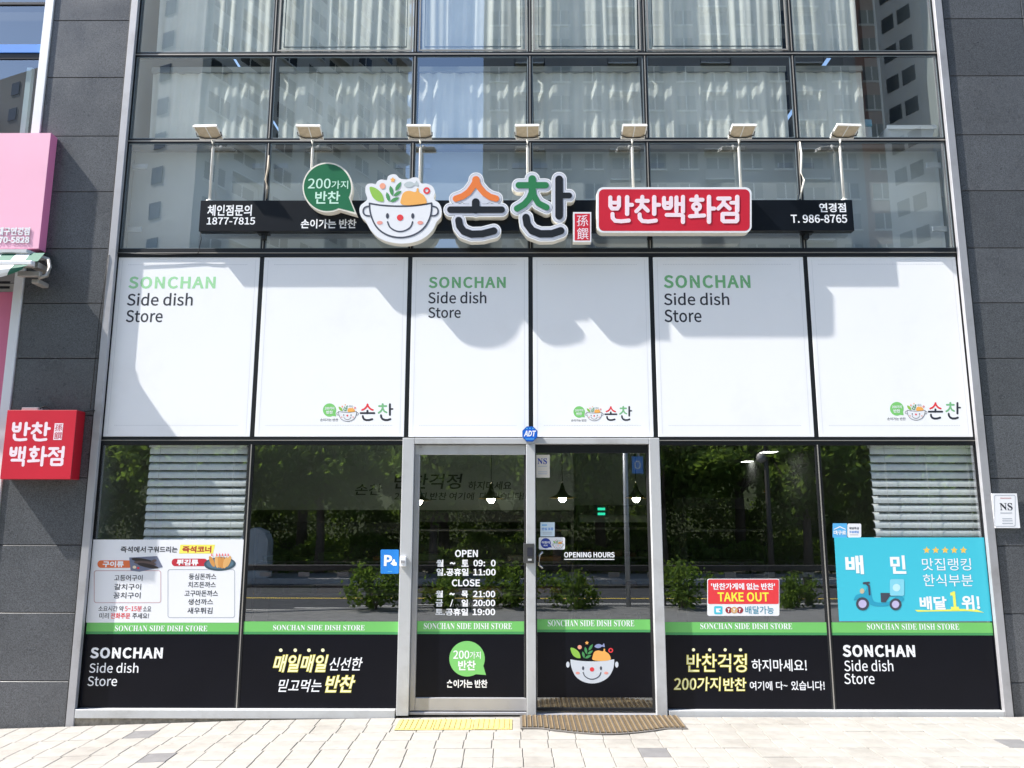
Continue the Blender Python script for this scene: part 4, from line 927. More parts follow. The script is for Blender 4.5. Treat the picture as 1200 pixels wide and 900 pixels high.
q = MB(); h_ = .19; A = [(xa+.06, .16), (xb-.04, .16), (xb-.04, .42), (xa+.06, .42)]; C = [(xa, .13), (xb, .13), (xb, .46), (xa, .46)]
vs = [(x, y, z0) for x, y in A] + [(x, y, z0+h_) for x, y in C] + [(x*1, y, z0+h_) for x, y in [(xa+.02, .15), (xb-.02, .15), (xb-.02, .44), (xa+.02, .44)]] + [(x, y, z0+.01) for x, y in [(xa+.07, .17), (xb-.05, .17), (xb-.05, .41), (xa+.07, .41)]]
fs = [(0, 1, 2, 3)] + [(i, (i+1) % 4, (i+1) % 4+4, i+4) for i in range(4)] + [(i+4, (i+1) % 4+4, (i+1) % 4+8, i+8) for i in range(4)] + [(i+8, (i+1) % 4+8, (i+1) % 4+12, i+12) for i in range(4)] + [(12, 13, 14, 15)]
q.add(vs, fs, SWHT); q.build('tub_body', t); q = MB(); q.box(xa-.012, xb+.012, .118, .129, z0+h_-.03, z0+h_+.006, SWHT); q.build('tub_rim', t)

# blinds
SLAT = mat('blind_slat', (.86, .88, .90, 1), .35)
for lb, x0p, x1p in (('horizontal slat blind half lowered behind the left window above the menu poster', 173, 288), ('horizontal slat blind half lowered behind the right window above the teal poster', 1022, 1149)):
    Y = .06; A = at(x0p, 575, Y).x; C = at(x1p, 575, Y).x; ztop = ZD-.07; zbt = at(600, 650, Y).z
    t = thing('window_blind', lb, 'blind', ((A+C)/2, Y, ztop), 'slat blinds in the side windows')
    pitch = .068; n = int((ztop-zbt)/pitch); sm = MB(); L = C-A; w_ = .074
    prof = [(-w_/2, -.012), (-w_/4, .002), (0, .008), (w_/4, .002), (w_/2, -.012)]
    ca, sa = math.cos(math.radians(58)), math.sin(math.radians(58)); vs = []
    for px_ in (-L/2, L/2):
        for u, v in prof: vs.append((px_, u*ca-v*sa, u*sa+v*ca))
    sm.add(vs, [(i, i+1, i+6, i+5) for i in range(4)], SLAT, True); sme = sm.mesh('slat')
    for k in range(n):
        o = bpy.data.objects.new('slat', sme); COL.objects.link(o); o.parent = t; o.location = (0, 0, -.03-pitch*k)
    q = MB(); q.box(A, C, Y-.03, Y+.03, ztop-.012, ztop+.03, SLAT); q.build('head_rail', t)
    q = MB()
    for f in (.12, .5, .88): q.tube([(A+(C-A)*f, Y-.036, ztop), (A+(C-A)*f, Y-.036, zbt)], .0016, mat('cord_white', (.6, .6, .6, 1), .6), 4)
    q.build('cord', t)
# pendants
BULB = mat('bulb_glow', (1, .93, .82, 1), .5, emit=22); SHD = mat('pendant_black', (.012, .012, .012, 1), .3); SHI = mat('pendant_brass_inside', (.38, .28, .08, 1), .35, .5)
for k, (x_, y_) in enumerate(((490.5, 588), (575.5, 586), (659, 585), (745.5, 585))):
    g = at(x_, y_, 1.3)
    t = thing('pendant_lamp', ['black pendant lamp seen at the left edge of the left door', 'black pendant lamp seen near the middle post in the left door', 'black pendant lamp seen near the door sticker in the right door', 'black pendant lamp seen at the right edge of the right door'][k], 'pendant lamp', (g.x, g.y, g.z), 'black pendant lamps inside the doors')
    q = MB(); q.lathe(g.x, g.y, [(.132, g.z+.012), (.128, g.z+.016), (.06, g.z+.045), (.03, g.z+.09), (.012, g.z+.15), (.006, g.z+.165)], SHD, 24); q.lathe(g.x, g.y, [(.131, g.z+.0118), (.058, g.z+.042), (.028, g.z+.087)], SHI, 24); q.build('lamp_shade', t)
    q = MB(); q.lathe(g.x, g.y, [(0, g.z-.032), (.02, g.z-.028), (.036, g.z-.008), (.04, g.z+.012), (.033, g.z+.032), (.018, g.z+.044)], BULB, 16); q.build('bulb', t)
    q = MB(); q.tube([(g.x, g.y, g.z+.16), (g.x, g.y, 2.49)], .004, SHD, 6); q.build('cord', t)
# inner header board with its lettering, menu boards and dark display cabinets
YH = 2.6
A = at(415, 523, YH); C = at(800, 598, YH); HB = mat('header_board_grey', (.50, .55, .50, 1), .7)
t = thing('header_board', 'grey inner wall board with black brush-style Korean slogan above the cabinets', 'wall board', ((A.x+C.x)/2, YH, C.z))
bx('board', t, HB, -3.2, at(672, 560, YH).x, YH, YH+.04, C.z, 2.495)
bx('board', t, HB, at(672, 560, YH).x, at(770, 560, YH).x, YH+.8, YH+.84, at(700, 612, YH+.8).z, 2.495)
for s, b_ in (('반찬걱정', (462, 555, 542, 573)), ('하지마세요', (549, 564, 599, 574)), ('200가지 반찬 여기에', (462, 577, 556, 586)), ('다~ 있습니다!', (562, 577, 614, 586)), ('손찬', (416, 567, 448, 580))): lettering(t, s, b_, YH-.002, KTXT, .012, .12)
YC = 2.3
for k, (x0p, x1p, y0p) in enumerate(((300, 478, 612), (482, 672, 599), (676, 772, 592), (800, 895, 583))):
    Yk = (YC, YC, YC+.9, YC)[k]; A = at(x0p, y0p, Yk); C = at(x1p, y0p, Yk); zt_ = A.z
    t = thing('display_cabinet', ['dark display cabinet behind the window left of the doors', 'dark display cabinet with shelves behind the left door', 'dark display cabinet with green screen behind the right door', 'dark tall cabinet behind the window right of the doors'][k], 'cabinet', ((A.x+C.x)/2, Yk, .09))
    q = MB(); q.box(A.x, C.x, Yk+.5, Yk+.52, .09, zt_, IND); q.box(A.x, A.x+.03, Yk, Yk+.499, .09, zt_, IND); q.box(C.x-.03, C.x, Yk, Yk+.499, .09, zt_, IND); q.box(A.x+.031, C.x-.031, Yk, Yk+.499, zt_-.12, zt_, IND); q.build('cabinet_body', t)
    for zz in (.35, .75, 1.1, 1.45):
        if zz < zt_-.2:
            bx('shelf', t, mat('shelf_grey', (.12, .12, .12, 1), .4), A.x+.031, C.x-.031, Yk+.02, Yk+.499, zz, zz+.02)
    if k == 2:
        g = at(710, 596, Yk-.02); bx('screen', t, mat('green_screen', (.02, .55, .32, 1), .4, emit=.9), g.x-.10, g.x-.01, Yk-.02, Yk-.002, g.z-.02, g.z+.01); bx('screen', t, MATS['green_screen'], g.x-.10, g.x-.01, Yk-.02, Yk-.002, g.z-.08, g.z-.05)
# goods on the shelves: pale trays
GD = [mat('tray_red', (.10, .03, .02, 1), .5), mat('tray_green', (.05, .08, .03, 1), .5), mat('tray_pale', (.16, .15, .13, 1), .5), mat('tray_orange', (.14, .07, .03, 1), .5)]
gr = random.Random(5)
TN = {'tray_red': 'red', 'tray_green': 'green', 'tray_pale': 'pale', 'tray_orange': 'orange'}
for x0p, x1p, Yk, wh in ((300, 478, YC, 'left of the doors'), (482, 672, YC, 'behind the left door'), (676, 772, YC+.9, 'behind the right door')):
    A = at(x0p, 600, Yk).x+.08; C = at(x1p, 600, Yk).x-.08; n = 5; stp = (C-A)/5
    for zz in (.37, .77, 1.12):
        for i in range(n):
            if gr.random() < .25: continue
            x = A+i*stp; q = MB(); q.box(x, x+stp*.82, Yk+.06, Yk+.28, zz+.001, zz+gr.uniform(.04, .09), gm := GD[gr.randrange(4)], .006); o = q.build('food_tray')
            tag(o, '%s food tray, %s of %s shelf %s' % (TN[gm.name] + (' leftmost' if i == 0 else ''), ('far left', 'left part', 'middle', 'right part', 'far right')[min(4, int(5*i/n))], {.37: 'low', .77: 'middle', 1.12: 'upper'}[zz], wh), 'food tray', 'packed trays on the cabinet shelves')

#__NEIGHBOUR__
N = thing('neighbour_shopfront', 'neighbouring shopfront at the left edge with white corner post and pink panel', 'shopfront', (-4.7, 0, 0))
WP = mat('post_white', (.72, .73, .75, 1), .45, .1)
bx('corner_post', N, WP, -4.345, -4.266, -.055, .1, -.3, 8.4, .003)
bx('wall', N, BK, -7.5, -4.35, .12, .3, 4.0, 8.4)
NZ = [3.4, 5.02, 5.67, 7.2]
za = at(20, 52, -.02).z; zb2 = at(20, 61.5, -.02).z; zc = at(20, 67, -.02).z
q = MB(); q.poly([(-7.5, 0, zc), (-4.347, 0, zc), (-4.347, 0, 4.5), (-7.5, 0, 4.5)][::-1], GL_UP); q.build('pane', N)
bx('blue_strip', N, mat('blue_strip_paint', (.03, .22, .70, 1), .45), -7.5, -4.347, -.022, -.002, zb2, za)
bx('transom', N, DARKM, -7.5, -4.347, -.012, .1, zc-.01, zb2-.001)
zt2 = at(20, 4, -.01).z; bx('transom', N, DARKM, -7.5, -4.347, -.012, .1, zt2-.012, zt2+.012)
q = MB(); q.poly([(-7.5, .002, zt2+.013), (-4.347, .002, zt2+.013), (-4.347, .002, 7.2), (-7.5, .002, 7.2)], GL_UP); q.build('pane', N)
q = MB(); q.poly([(-7.5, .002, za+.005), (-4.347, .002, za+.005), (-4.347, .002, zt2-.013), (-7.5, .002, zt2-.013)], GL_UP); q.build('pane', N)
bx('side_stile', N, mat('stile_pale', (.45, .55, .58, 1), .4), at(30, 110, .05).x, at(36, 110, .05).x, .03, .07, 4.6, 5.7)
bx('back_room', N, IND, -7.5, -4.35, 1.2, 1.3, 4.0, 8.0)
zp0 = at(8, 342, -.02).z
bx('pink_panel', N, PINKD, -7.5, -4.347, -.02, .05, .05, zp0, .003)
LV = mat('louvre_grey', (.40, .39, .37, 1), .5, .3)
bx('louvre_frame', N, LV, -7.5, -4.347, -.012, .05, zp0+.001, 3.62)
zl = at(8, 329, -.02).z
for k in range(2): bx('louvre_slat', N, DARKM, -7.5, at(11.5, 330, -.02).x, -.016, -.0125, zl-.025-k*.045, zl-.003-k*.045)
# pink sign box
Yp = -.14
t = thing('pink_sign_box', 'pink shop sign box with white lettering at the upper left edge', 'shop sign', (-5.3, -.04, 3.88))
zpt = 4.965; zpb = 3.895
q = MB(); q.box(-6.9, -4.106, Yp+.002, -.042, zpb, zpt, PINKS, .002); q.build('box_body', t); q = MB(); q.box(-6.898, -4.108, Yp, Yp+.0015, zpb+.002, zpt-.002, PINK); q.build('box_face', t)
for s, b_ in (('대구연경점', (-4, 266, 35, 275.5)), ('1670-5828', (-13, 277, 34.5, 284.5))):
    V, Fc = text_mesh(s, .03); x0, y0, x1, y1 = b_; A = at(x0, y1, Yp-.01); C = at(x1, y0, Yp-.01); q = MB()
    for dy in (0.0, .003, .006): q.add([(A.x+(C.x-A.x)*v[0], Yp-.002-dy, A.z+(C.z-A.z)*v[1]) for v in V], Fc, SWHT)
    q.build('lettering', t)
# awning under it
FGRN = mat('awning_green', (.008, .11, .07, 1), .7); FWH = mat('awning_white', (.72, .74, .74, 1), .7); BGE = mat('awning_arm_beige', (.34, .32, .29, 1), .4, .2)
t = thing('awning', 'folded green and white striped awning with pale arms at the left edge', 'awning', (-5, -.05, 3.7))
zh = at(30, 296, -.16).z
q = MB(); q.add([(-7, -.17, zh), (-4.19, -.17, zh), (-4.06, -.045, zh-.03), (-7, -.045, zh-.03), (-7, -.17, zh+.028), (-4.19, -.17, zh+.028), (-4.06, -.045, zh-.01), (-7, -.045, zh-.01)], [(0,1,2,3),(7,6,5,4),(0,4,5,1),(1,5,6,2)], SILVL); q.build('hood', t)
xr = at(40, 306, -.30).x; zfb = at(20, 309, -.30).z
q = MB(); q.box(-7, xr, -.33, -.28, zfb-.02, zfb+.02, WP, .006); q.build('front_bar', t)
q = MB(); q.box(-7, xr-.01, -.279, -.27, zfb-.03, zfb+.03, BGE); q.build('bar_backing', t)
zr = at(20, 297, -.07).z-.02; sw = .12
for k in range(14):
    x1 = xr-.02-k*sw; x0 = x1-sw; mt = FGRN if k % 2 == 0 else FWH; q = MB(); zz = [(-.28, zfb+.022), (-.22, zfb+.05), (-.14, zr+.0), (-.06, zr+.02)]
    for (ya, za_), (yb_, zb_) in zip(zz[:-1], zz[1:]): q.poly([(x0, ya, za_), (x1, ya, za_), (x1, yb_, zb_), (x0, yb_, zb_)], mt)
    for j in range(4):   # hanging valance, its free edge rising towards the arm
        xa_, xb_ = x1-sw*(j+1)/4, x1-sw*j/4; dp = lambda x: .018+.125*min(1, max(0, (xr-x)/.34))**.6
        for v0, v1 in ((0, .4), (.4, .75), (.75, 1)):
            yv = lambda v: -.334-.014*math.sin(v*3.14)
            q.poly([(xa_-.05*v1, yv(v1), zfb-.02-dp(xa_)*v1), (xb_-.05*v1, yv(v1), zfb-.02-dp(xb_)*v1), (xb_-.05*v0, yv(v0), zfb-.02-dp(xb_)*v0), (xa_-.05*v0, yv(v0), zfb-.02-dp(xa_)*v0)], mt)
    o = q.build('striped_fabric', t)
ar = at(51, 312, -.2)
q = MB(); q.tube([(ar.x-.04, -.10, ar.z+.08), (ar.x+.0, -.14, ar.z+.07), (ar.x+.035, -.17, ar.z), (ar.x+.03, -.19, ar.z-.08), (ar.x-.02, -.22, ar.z-.11)], .016, BGE, 10); q.build('arm', t)
q = MB(); q.box(ar.x-.19, ar.x+.0, -.24, -.20, ar.z-.10, ar.z-.055, BGE, .004); q.box(ar.x-.10, ar.x-.03, -.22, -.05, ar.z-.02, ar.z+.03, BGE, .004); q.box(ar.x-.09, ar.x-.03, -.20, -.05, ar.z-.15, ar.z-.11, BGE, .006); q.build('arm_bracket', t)
# red box sign with the shop's lettering on the left column
Yr = -.17
xr1 = -3.626; zr0, zr1 = at(85, 561.5, Yr).z, at(85, 480.5, Yr).z; xl_ = at(5, 520, Yr).x-.005
t = thing('red_sign_box', 'red box sign with rounded pale Korean lettering on the left granite column', 'shop sign', ((xl_+xr1)/2, -.04, zr0))
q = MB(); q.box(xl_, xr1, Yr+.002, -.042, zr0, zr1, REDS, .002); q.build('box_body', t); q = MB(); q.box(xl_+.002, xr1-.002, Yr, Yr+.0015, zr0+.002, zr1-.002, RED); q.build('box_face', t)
for s, b_ in (('반찬', (13, 494.5, 58, 517.3)), ('백화점', (10.5, 523, 76.5, 546.3))):
    # the box leans in the picture, so lay the letters out from the plane's own axes
    A = at(b_[0], (b_[1]+b_[3])/2, Yr); C = at(b_[2], (b_[1]+b_[3])/2, Yr); Zt = at(45, b_[1], Yr).z; Zb = at(45, b_[3], Yr).z
    for i, ch in enumerate(s):
        q = MB(); W = 100*len(s)-8
        lps = [[(A.x+(C.x-A.x)*(x+i*100)/W, Zt+(Zb-Zt)*(y+4)/106) for x, y in L] for L in strokes_outline(GLY[ch], 1, 1.6)]
        flat(q, lps, Yr-.0006, PINKT); q.build('letter', t)
A = at(62.3, 515.5, Yr); C = at(74.3, 496, Yr); q = MB(); q.poly([(A.x, Yr-.0006, A.z), (C.x, Yr-.0006, A.z), (C.x, Yr-.0006, C.z), (A.x, Yr-.0006, C.z)], PINKT); q.build('stamp', t)
lettering(t, '孫', (64.2, 497, 73.4, 505), Yr-.0011, RED, 0); lettering(t, '饌', (63.4, 506.2, 72.6, 514.6), Yr-.0011, RED, 0)
q = MB(); q.box(at(27, 478, -.1).x, at(46, 478, -.1).x, -.12, -.05, zr1+.001, zr1+.03, CREAM, .004); q.build('transformer', t)
q = MB(); g0 = at(46, 478, -.09); g1 = at(112, 481, -.05); q.tube([(g0.x, -.09, zr1+.02), (g0.x+.05, -.09, zr1+.045), (g0.x+.1, -.08, zr1+.01), (g0.x+.2, -.05, zr1+.006), (g1.x-.12, -.047, zr1+.0), (g1.x, -.066, zr1+.01)], .006, GASK, 6); q.build('cable', t)
q = MB(); g0 = at(235, 272, -.06); g1 = at(234, 297, -.03); q.tube([(g0.x, -.06, g0.z), (g0.x+.006, -.05, g0.z-.06), (g1.x-.01, -.03, g1.z+.03), (g1.x-.02, -.022, g1.z)], .0035, GASK, 6)
q.tube([(g1.x-.02, -.022, g1.z), (g1.x-.3, -.024, g1.z-.008), (-3.5, -.03, g1.z+.004), (-3.54, -.065, g1.z-.03), (-3.57, -.065, g1.z-.6), (-3.57, -.066, 3.0), (-3.575, -.066, zr1+.02)], .0035, GASK, 6)
o_ = q.build('sign_cable')
for cx_, lb_ in ((312.5, 'tan taped cable running down the mullion above the phone number'), (938, 'tan taped cable running down the mullion above the right end of the sign bar')):
    a_ = at(cx_+1, 196 if cx_ < 400 else 180, -.03); b_ = at(cx_-.5, 234, -.05); q2 = MB()
    q2.tube([(a_.x, -.012, a_.z+.12), (a_.x+.004, -.022, a_.z), (a_.x-.012, -.03, (a_.z+b_.z)/2+.04), (a_.x+.010, -.03, (a_.z+b_.z)/2-.03), (b_.x, -.05, b_.z+.01)], [.006, .011, .008, .009, .007], CREAM if cx_ > 400 else mat('tape_tan', (.40, .34, .26, 1), .6), 8); tag(q2.build('sign_cable'), lb_, 'cable')
tag(o_, 'thin dark cable running from the sign bar down the left frame to the red box', 'cable')
#__STREET__ (everything from here on stands across the pavement and road and shows in the glass)
LEAFM = mat('tree_leaf', (.10, .16, .035, 1), .9, spec=.08, noise=.4, nscale=.9)
LEAFM2 = mat('hedge_leaf', (.10, .16, .035, 1), .9, spec=.08, noise=.4, nscale=1.2)
for m_ in (LEAFM, LEAFM2):   # leaves let some light through
    n = m_.node_tree; b_ = n.nodes['Principled BSDF']; tl = n.nodes.new('ShaderNodeBsdfTranslucent'); tl.inputs[0].default_value = (.20, .30, .04, 1)
    ms = n.nodes.new('ShaderNodeMixShader'); ms.inputs[0].default_value = .5; n.links.new(b_.outputs[0], ms.inputs[1]); n.links.new(tl.outputs[0], ms.inputs[2]); n.links.new(ms.outputs[0], n.nodes['Material Output'].inputs[0])
BARK = mat('bark', (.10, .075, .055, 1), .9, noise=.3, nscale=12)
def crown_mesh(seed, n, rx, rz, leaf):
    r = np.random.RandomState(seed)
    ncl = 34; c = r.normal(size=(ncl, 3)); c /= np.linalg.norm(c, axis=1)[:, None]; c *= r.uniform(.45, 1.0, (ncl, 1)); c[:, 2] *= .9
    k = r.randint(0, ncl, n); P = c[k] + r.normal(size=(n, 3))*.13*r.uniform(.6, 1.5, (ncl, 1))[k]
    P = P*[rx, rx, rz]
    a = r.normal(size=(n, 3)); a /= np.linalg.norm(a, axis=1)[:, None]; b = np.cross(a, r.normal(size=(n, 3))); b /= np.linalg.norm(b, axis=1)[:, None]
    L = leaf*r.uniform(.6, 1.3, (n, 1)); a *= L; b *= L*.5
    V = np.stack([P-a, P+b, P+a, P-b], 1).reshape(-1, 3)
    me = bpy.data.meshes.new('crown'); me.from_pydata(V.tolist(), [], np.arange(4*n).reshape(-1, 4).tolist()); me.materials.append(LEAFM); return me
CR = [crown_mesh(s_, 12000, 2.3, 1.7, .105) for s_ in (1, 2, 3)]
def trunk_mesh(seed):
    r = random.Random(seed); q = MB(); q.tube([(0, 0, -.2), (.05, 0, 1.2), (0, .05, 2.4), (.1, 0, 3.6), (.1, .1, 5.0)], [.15, .12, .10, .07, .03], BARK, 9)
    for k in range(7):
        a = r.uniform(0, 6.28); z = r.uniform(1.5, 3.2); l = r.uniform(1.0, 1.7)
        q.tube([(0, 0, z), (l*.5*math.cos(a), l*.5*math.sin(a), z+.5), (l*math.cos(a), l*math.sin(a), z+1.2)], [.05, .035, .012], BARK, 6)
    return q.mesh('trunk')
TR = [trunk_mesh(s_) for s_ in (4, 5)]
rt = random.Random(3); ti = 0
for row, (y, xs_, sc0) in enumerate(((-17.6, [-17.5, -13.6, -9.8, -6.3, -2.6, 1.2, 4.8, 8.6, 12.4, 16.5], 1.0), (-24.0, [-26, -20, -14, -8.5, -3, 3.2, 9, 15, 21, 27], 1.45))):
    for x in xs_:
        xx_, yy_ = x+rt.uniform(-.4, .4), y+rt.uniform(-.5, .5); sc = sc0*rt.uniform(.88, 1.15)
        t = thing('street_tree', ('front' if row == 0 else 'larger back') + ' row green tree across the road, number %s from the left in reflection' % 'one two three four five six seven eight nine ten'.split()[xs_.index(x)], 'tree', (xx_, yy_, GZ), 'trees across the road reflected in the glass')
        t.scale = (sc,)*3; t.rotation_euler.z = rt.uniform(0, 6.28)
        o = bpy.data.objects.new('trunk', TR[ti % 2]); COL.objects.link(o); o.parent = t
        o = bpy.data.objects.new('crown', CR[ti % 3]); COL.objects.link(o); o.parent = t; o.location = (0, 0, 3.35); ti += 1
def hedge(name, label, y0, y1, z1, n, seed, x0=-30, x1=30, gaps=0):
    r = np.random.RandomState(seed); x = r.uniform(x0, x1, n); top = z1*(.8+.16*np.sin(x*1.3+seed)+.12*np.sin(x*3.7))
    P = np.stack([x, r.uniform(y0, y1, n), GZ + top*r.uniform(0, 1, n)**.6], 1)
    a = r.normal(size=(n, 3)); a /= np.linalg.norm(a, axis=1)[:, None]; b = np.cross(a, r.normal(size=(n, 3))); b /= np.linalg.norm(b, axis=1)[:, None]
    a *= .09; b *= .05; V = np.stack([P-a, P+b, P+a, P-b], 1).reshape(-1, 3)
    me = bpy.data.meshes.new(name); me.from_pydata(V.tolist(), [], np.arange(4*n).reshape(-1, 4).tolist())
    o = link(name, me, None, LEAFM2, 'stuff'); return tag(o, label, 'hedge')
hedge('hedge', 'low green hedge across the road under the reflected trees', -19.0, -18.2, 1.3, 26000, 2)
hedge('far_thicket', 'dense dark thicket behind the reflected trees', -27, -25.5, 3.6, 90000, 5, -42, 42)
q = MB(); prof = [(-25.5, GZ-.1), (-27, .6), (-30, 3.0), (-34, 4.6), (-40, 5.2), (-60, 5.3)]; xx = [-160, -60, -30, -10, 10, 30, 60, 160]
for (ya, za_), (yb_, zb_) in zip(prof[:-1], prof[1:]):
    for a, b in zip(xx[:-1], xx[1:]): q.poly([(a, yb_, zb_), (b, yb_, zb_), (b, ya, za_), (a, ya, za_)], mat('bank_green', (.045, .06, .02, 1), .95, noise=.4, nscale=1.5, bump=.8, bscale=6), True)
tag(q.build('hill'), kind='structure')
# shrubs and guard rail on the near side of the road
def shrub_mesh(seed):
    r = np.random.RandomState(seed); n = 1150; c = r.uniform(-1, 1, (13, 3))*[.40, .30, .26]; k = r.randint(0, 13, n); P = c[k] + r.normal(size=(n, 3))*.085; P[:, 2] = np.abs(P[:, 2] + .30)
    a = r.normal(size=(n, 3)); a /= np.linalg.norm(a, axis=1)[:, None]; b = np.cross(a, r.normal(size=(n, 3))); b /= np.linalg.norm(b, axis=1)[:, None]
    a *= .045; b *= .022; V = np.stack([P-a, P+b, P+a, P-b], 1).reshape(-1, 3)
    me = bpy.data.meshes.new('foliage'); me.from_pydata(V.tolist(), [], np.arange(4*n).reshape(-1, 4).tolist()); me.materials.append(LEAFM2); return me
SH = [shrub_mesh(8), shrub_mesh(9)]
GN = gz(0, -3.4)-.03
for k, (x_, lb) in enumerate(((130, 'reflected kerbside shrub in the glass at the far left'), (441, 'reflected kerbside shrub just left of the doors'), (520, 'reflected kerbside shrub in the left door glass, left half'), (598, 'reflected kerbside shrub in the left door glass, beside the middle post'), (672, 'reflected kerbside shrub in the right door glass'), (800, 'reflected kerbside shrub left of the red TAKE OUT sign'), (934, 'reflected kerbside shrub right of the red TAKE OUT sign'))):
    g = mirror(x_, 700, 7.25); t = thing('shrub', lb, 'shrub', (g.x, g.y, GN), 'kerbside shrubs reflected in the glass'); t.scale = (rt.uniform(.8, 1.3),)*3; t.rotation_euler.z = rt.uniform(0, 6)
    o = bpy.data.objects.new('foliage', SH[k % 2]); COL.objects.link(o); o.parent = t
    q = MB()
    for j in range(5): a = j*1.26; q.tube([(0, 0, -.02), (.12*math.cos(a), .12*math.sin(a), .3)], [.012, .006], BARK, 5)
    me = q.mesh('stem'); o = bpy.data.objects.new('stem', me); COL.objects.link(o); o.parent = t
RAILM = mat('rail_dark', (.045, .04, .035, 1), .5)
t = thing('guard_rail', 'low dark roadside guard rail with reflector plates, reflected in the glass', 'guard rail', (0, -7.65, GN))
q = MB(); q.box(-16, 16, -7.70, -7.60, GN+.60, GN+.70, RAILM, .01); q.build('rail', t); q = MB(); q.box(-16, 16, -7.68, -7.62, GN+.30, GN+.34, RAILM); q.build('rail', t)
for k in range(13):
    x = -15.6+k*2.6; q = MB(); q.box(x-.06, x+.06, -7.71, -7.59, GN-.02, GN+.598, RAILM); q.build('post', t)
RP = mat('reflector_pale', (.3, .28, .26, 1), .4)
for k in range(46):
    x = -15.5+k*.69; q = MB(); q.box(x-.10, x+.10, -7.59, -7.585, GN+.50, GN+.58, RP); q.build('reflector', t)
# sign pole, lamp post, cabinet
g = mirror(734, 600, 7.4); POLE = mat('pole_pale', (.45, .46, .47, 1), .4, .3)
t = thing('road_sign', 'blue road sign on a pale pole, reflected in the right door glass', 'road sign', (g.x, -7.4, GN))
q = MB(); q.tube([(g.x, -7.4, GN), (g.x, -7.4, 3.2)], .045, POLE, 12); q.tube([(g.x, -7.4, 3.0), (g.x+.2, -7.4, 3.05), (g.x+.25, -7.4, 2.6)], .02, POLE, 8); q.build('pole', t)
a = mirror(740.5, 555, 7.4); b = mirror(753, 535, 7.4); q = MB(); q.box(a.x, b.x, -7.38, -7.36, a.z, b.z, BLUE, .004); q.build('sign_plate', t)
q = MB(); cx, cz = (a.x+b.x)/2, (a.z+b.z)/2; vs, fs = curve_mesh([ell(cx, cz, .055, .075, 20), ell(cx, cz, .038, .058, 20)]); q.add([(v[0], -7.358, v[1]) for v in vs], [f[::-1] for f in fs], WTXT); q.build('sign_mark', t)
g = mirror(901, 600, 15.6); t = thing('street_lamp', 'dark street lamp post across the road, reflected right of the doors', 'street lamp', (g.x, -15.6, GZ+.12))
q = MB(); q.tube([(g.x, -15.6, GZ+.12), (g.x, -15.6, 1.5), (g.x, -15.6, 7.0), (g.x+.2, -15.5, 7.3), (g.x+1.3, -15.4, 7.4)], [.09, .07, .055, .05, .04], RAILM, 12); q.build('pole', t)
q = MB(); q.box(g.x+1.2, g.x+1.8, -15.5, -15.3, 7.33, 7.42, RAILM, .01); q.build('lamp_head', t); q = MB(); q.lathe(g.x-.14, -15.6, [(0, 3.05), (.12, 3.1), (.14, 3.2), (.10, 3.32), (0, 3.36)], RP, 14); q.build('camera_dome', t)
g = mirror(297, 700, 8.0+7.6); t = thing('utility_cabinet', 'pale round-topped utility cabinet across the road, reflected in the left window', 'utility cabinet', (g.x, -15.6, GZ+.12))
q = MB(); pr = [(-.4, 0), (.4, 0), (.4, 1.0), (.28, 1.25), (0, 1.36), (-.28, 1.25), (-.4, 1.0)]
vs, fs = curve_mesh([pr], .25); q.add([(g.x+v[0], -15.6-v[2], GZ+.13+v[1]) for v in vs], fs, mat('cabinet_pale', (.42, .43, .42, 1), .6)); q.build('cabinet_body', t); q = MB(); q.box(g.x-.3, g.x+.3, -15.345, -15.34, GZ+.3, GZ+1.1, MATS['cabinet_pale']); q.build('cabinet_door', t)

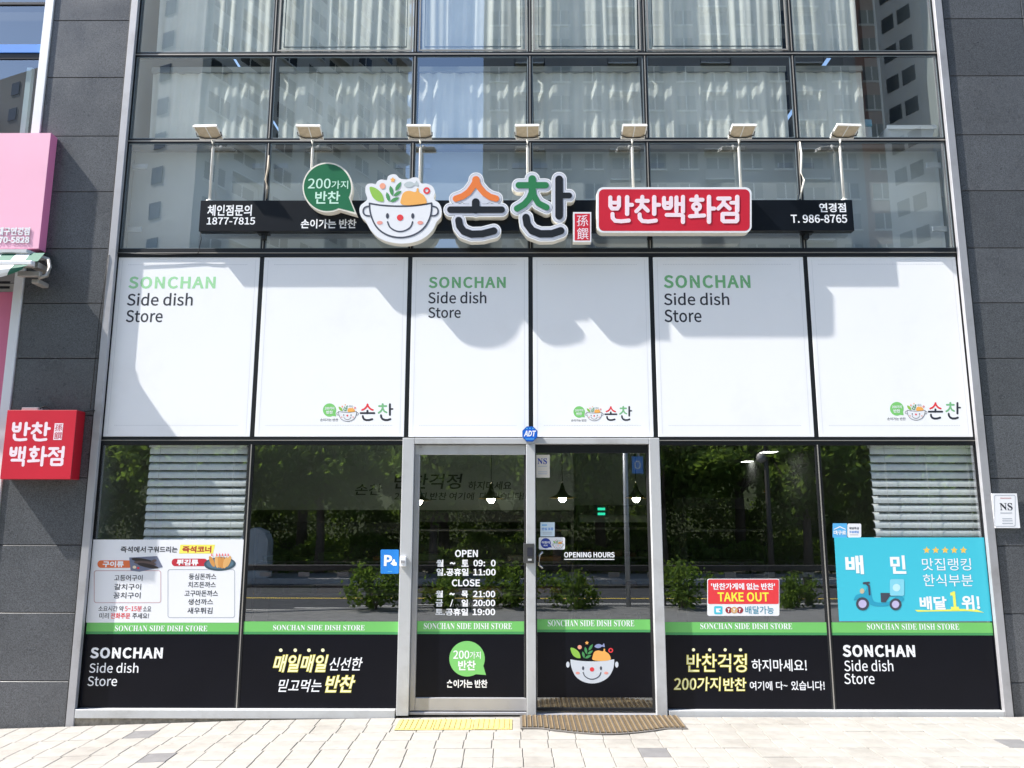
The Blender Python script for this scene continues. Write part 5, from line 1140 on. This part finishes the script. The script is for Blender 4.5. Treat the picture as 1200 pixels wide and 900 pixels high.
# apartment towers
WINM = mat('tower_window', (.03, .04, .05, 1), .08, spec=.8); CLAD = mat('tower_pale', (.56, .54, .49, 1), .8, noise=.05, nscale=.3); CLAD2 = mat('tower_grey', (.30, .29, .28, 1), .8, noise=.05, nscale=.3); BRNT = mat('tower_brown', (.32, .13, .08, 1), .8); TRIM = mat('tower_trim', (.70, .69, .65, 1), .7)
def tower(label, P0, P1, depth, height, cl, storeys, bays, accent=()):
    """P0, P1: ends of the face towards the street"""
    P0 = Vector(P0); P1 = Vector(P1); L = (P1-P0).length; ux = (P1-P0).normalized(); uy = Vector((-ux.y, ux.x)); 
    M = Matrix(((ux.x, uy.x, 0, P0.x), (ux.y, uy.y, 0, P0.y), (0, 0, 1, GZ), (0, 0, 0, 1)))
    t = thing('apartment_tower', label, 'apartment tower', (P0.x, P0.y, GZ))
    # local: x along the face, y towards the street is positive, body extends to -depth
    q = MB(); bw_ = L/bays
    for k in range(bays):
        q.box(k*bw_, (k+1)*bw_, -depth, -(.9 if k % 3 == 1 else 0), 0, height - (2.5 if k % 4 == 0 else 0), accent[1] if accent and k in accent[0] else cl, 0, M)
    q.build('wall', t)
    w_ = MB(); tr = MB(); sh = height/storeys
    for f in range(storeys-1):
        z = f*sh+1.0
        for k in range(bays):
            yb = -.9 if k % 3 == 1 else 0; xm = (k+.5)*bw_; ww = bw_*(.36 if k % 3 == 1 else .28)
            w_.box(xm-ww, xm+ww, yb+.001, yb+.05, z, z+1.5, WINM, 0, M); tr.box(xm-ww-.1, xm+ww+.1, yb+.002, yb+.16, z-.16, z-.02, TRIM, 0, M)
            tr.box(xm-.05, xm+.05, yb+.051, yb+.10, z, z+1.5, TRIM, 0, M)
            if k % 3 == 1: tr.box(k*bw_+.1, (k+1)*bw_-.1, -.89, -.1, z-1.0, z-.85, TRIM, 0, M); tr.box(k*bw_+.1, (k+1)*bw_-.1, -.16, -.1, z-.84, z+.05, cl, 0, M)
        for j in range(2):   # cladding joints and side windows on the returns
            for X, s2 in ((-.0, -1), (L, 1)):
                x0_, x1_ = (X-.05, X-.001) if s2 < 0 else (X+.001, X+.05)
                w_.box(x0_, x1_, -depth*(.35+.35*j)-.6, -depth*(.35+.35*j)+.6, z, z+1.4, WINM, 0, M)
    w_.build('windows', t, 'stuff'); tr.build('window_trim', t, 'stuff')
    return t
a = mirror(241, 30, 50); b = mirror(487, 30, 78); tower('tall pale apartment tower reflected in the upper windows left of the bowl', (a.x, a.y), (b.x, b.y), 12, 90, CLAD, 30, 8)
a = mirror(567, 30, 62); b = mirror(1035, 30, 62); tower('tall grey apartment tower with brown stripe, reflected in the upper windows at right', (a.x, a.y), (b.x, b.y), 14, 84, CLAD2, 28, 13, ((12,), BRNT))
a = mirror(1080, 30, 55); b = mirror(1400, 30, 80); tower('pale apartment tower reflected in the far right upper window', (a.x, a.y), (b.x, b.y), 4.5, 80, CLAD, 27, 7)
a = mirror(60, 60, 66); b = mirror(236, 60, 84); tower('dark mid-height apartment block reflected in the left upper windows', (a.x, a.y), (b.x, b.y), 14, 50, CLAD2, 17, 6)
a = mirror(-420, 60, 60); b = mirror(-20, 60, 66); tower('grey apartment block reflected in the neighbouring shop window', (a.x, a.y), (b.x, b.y), 14, 43, CLAD2, 15, 8)
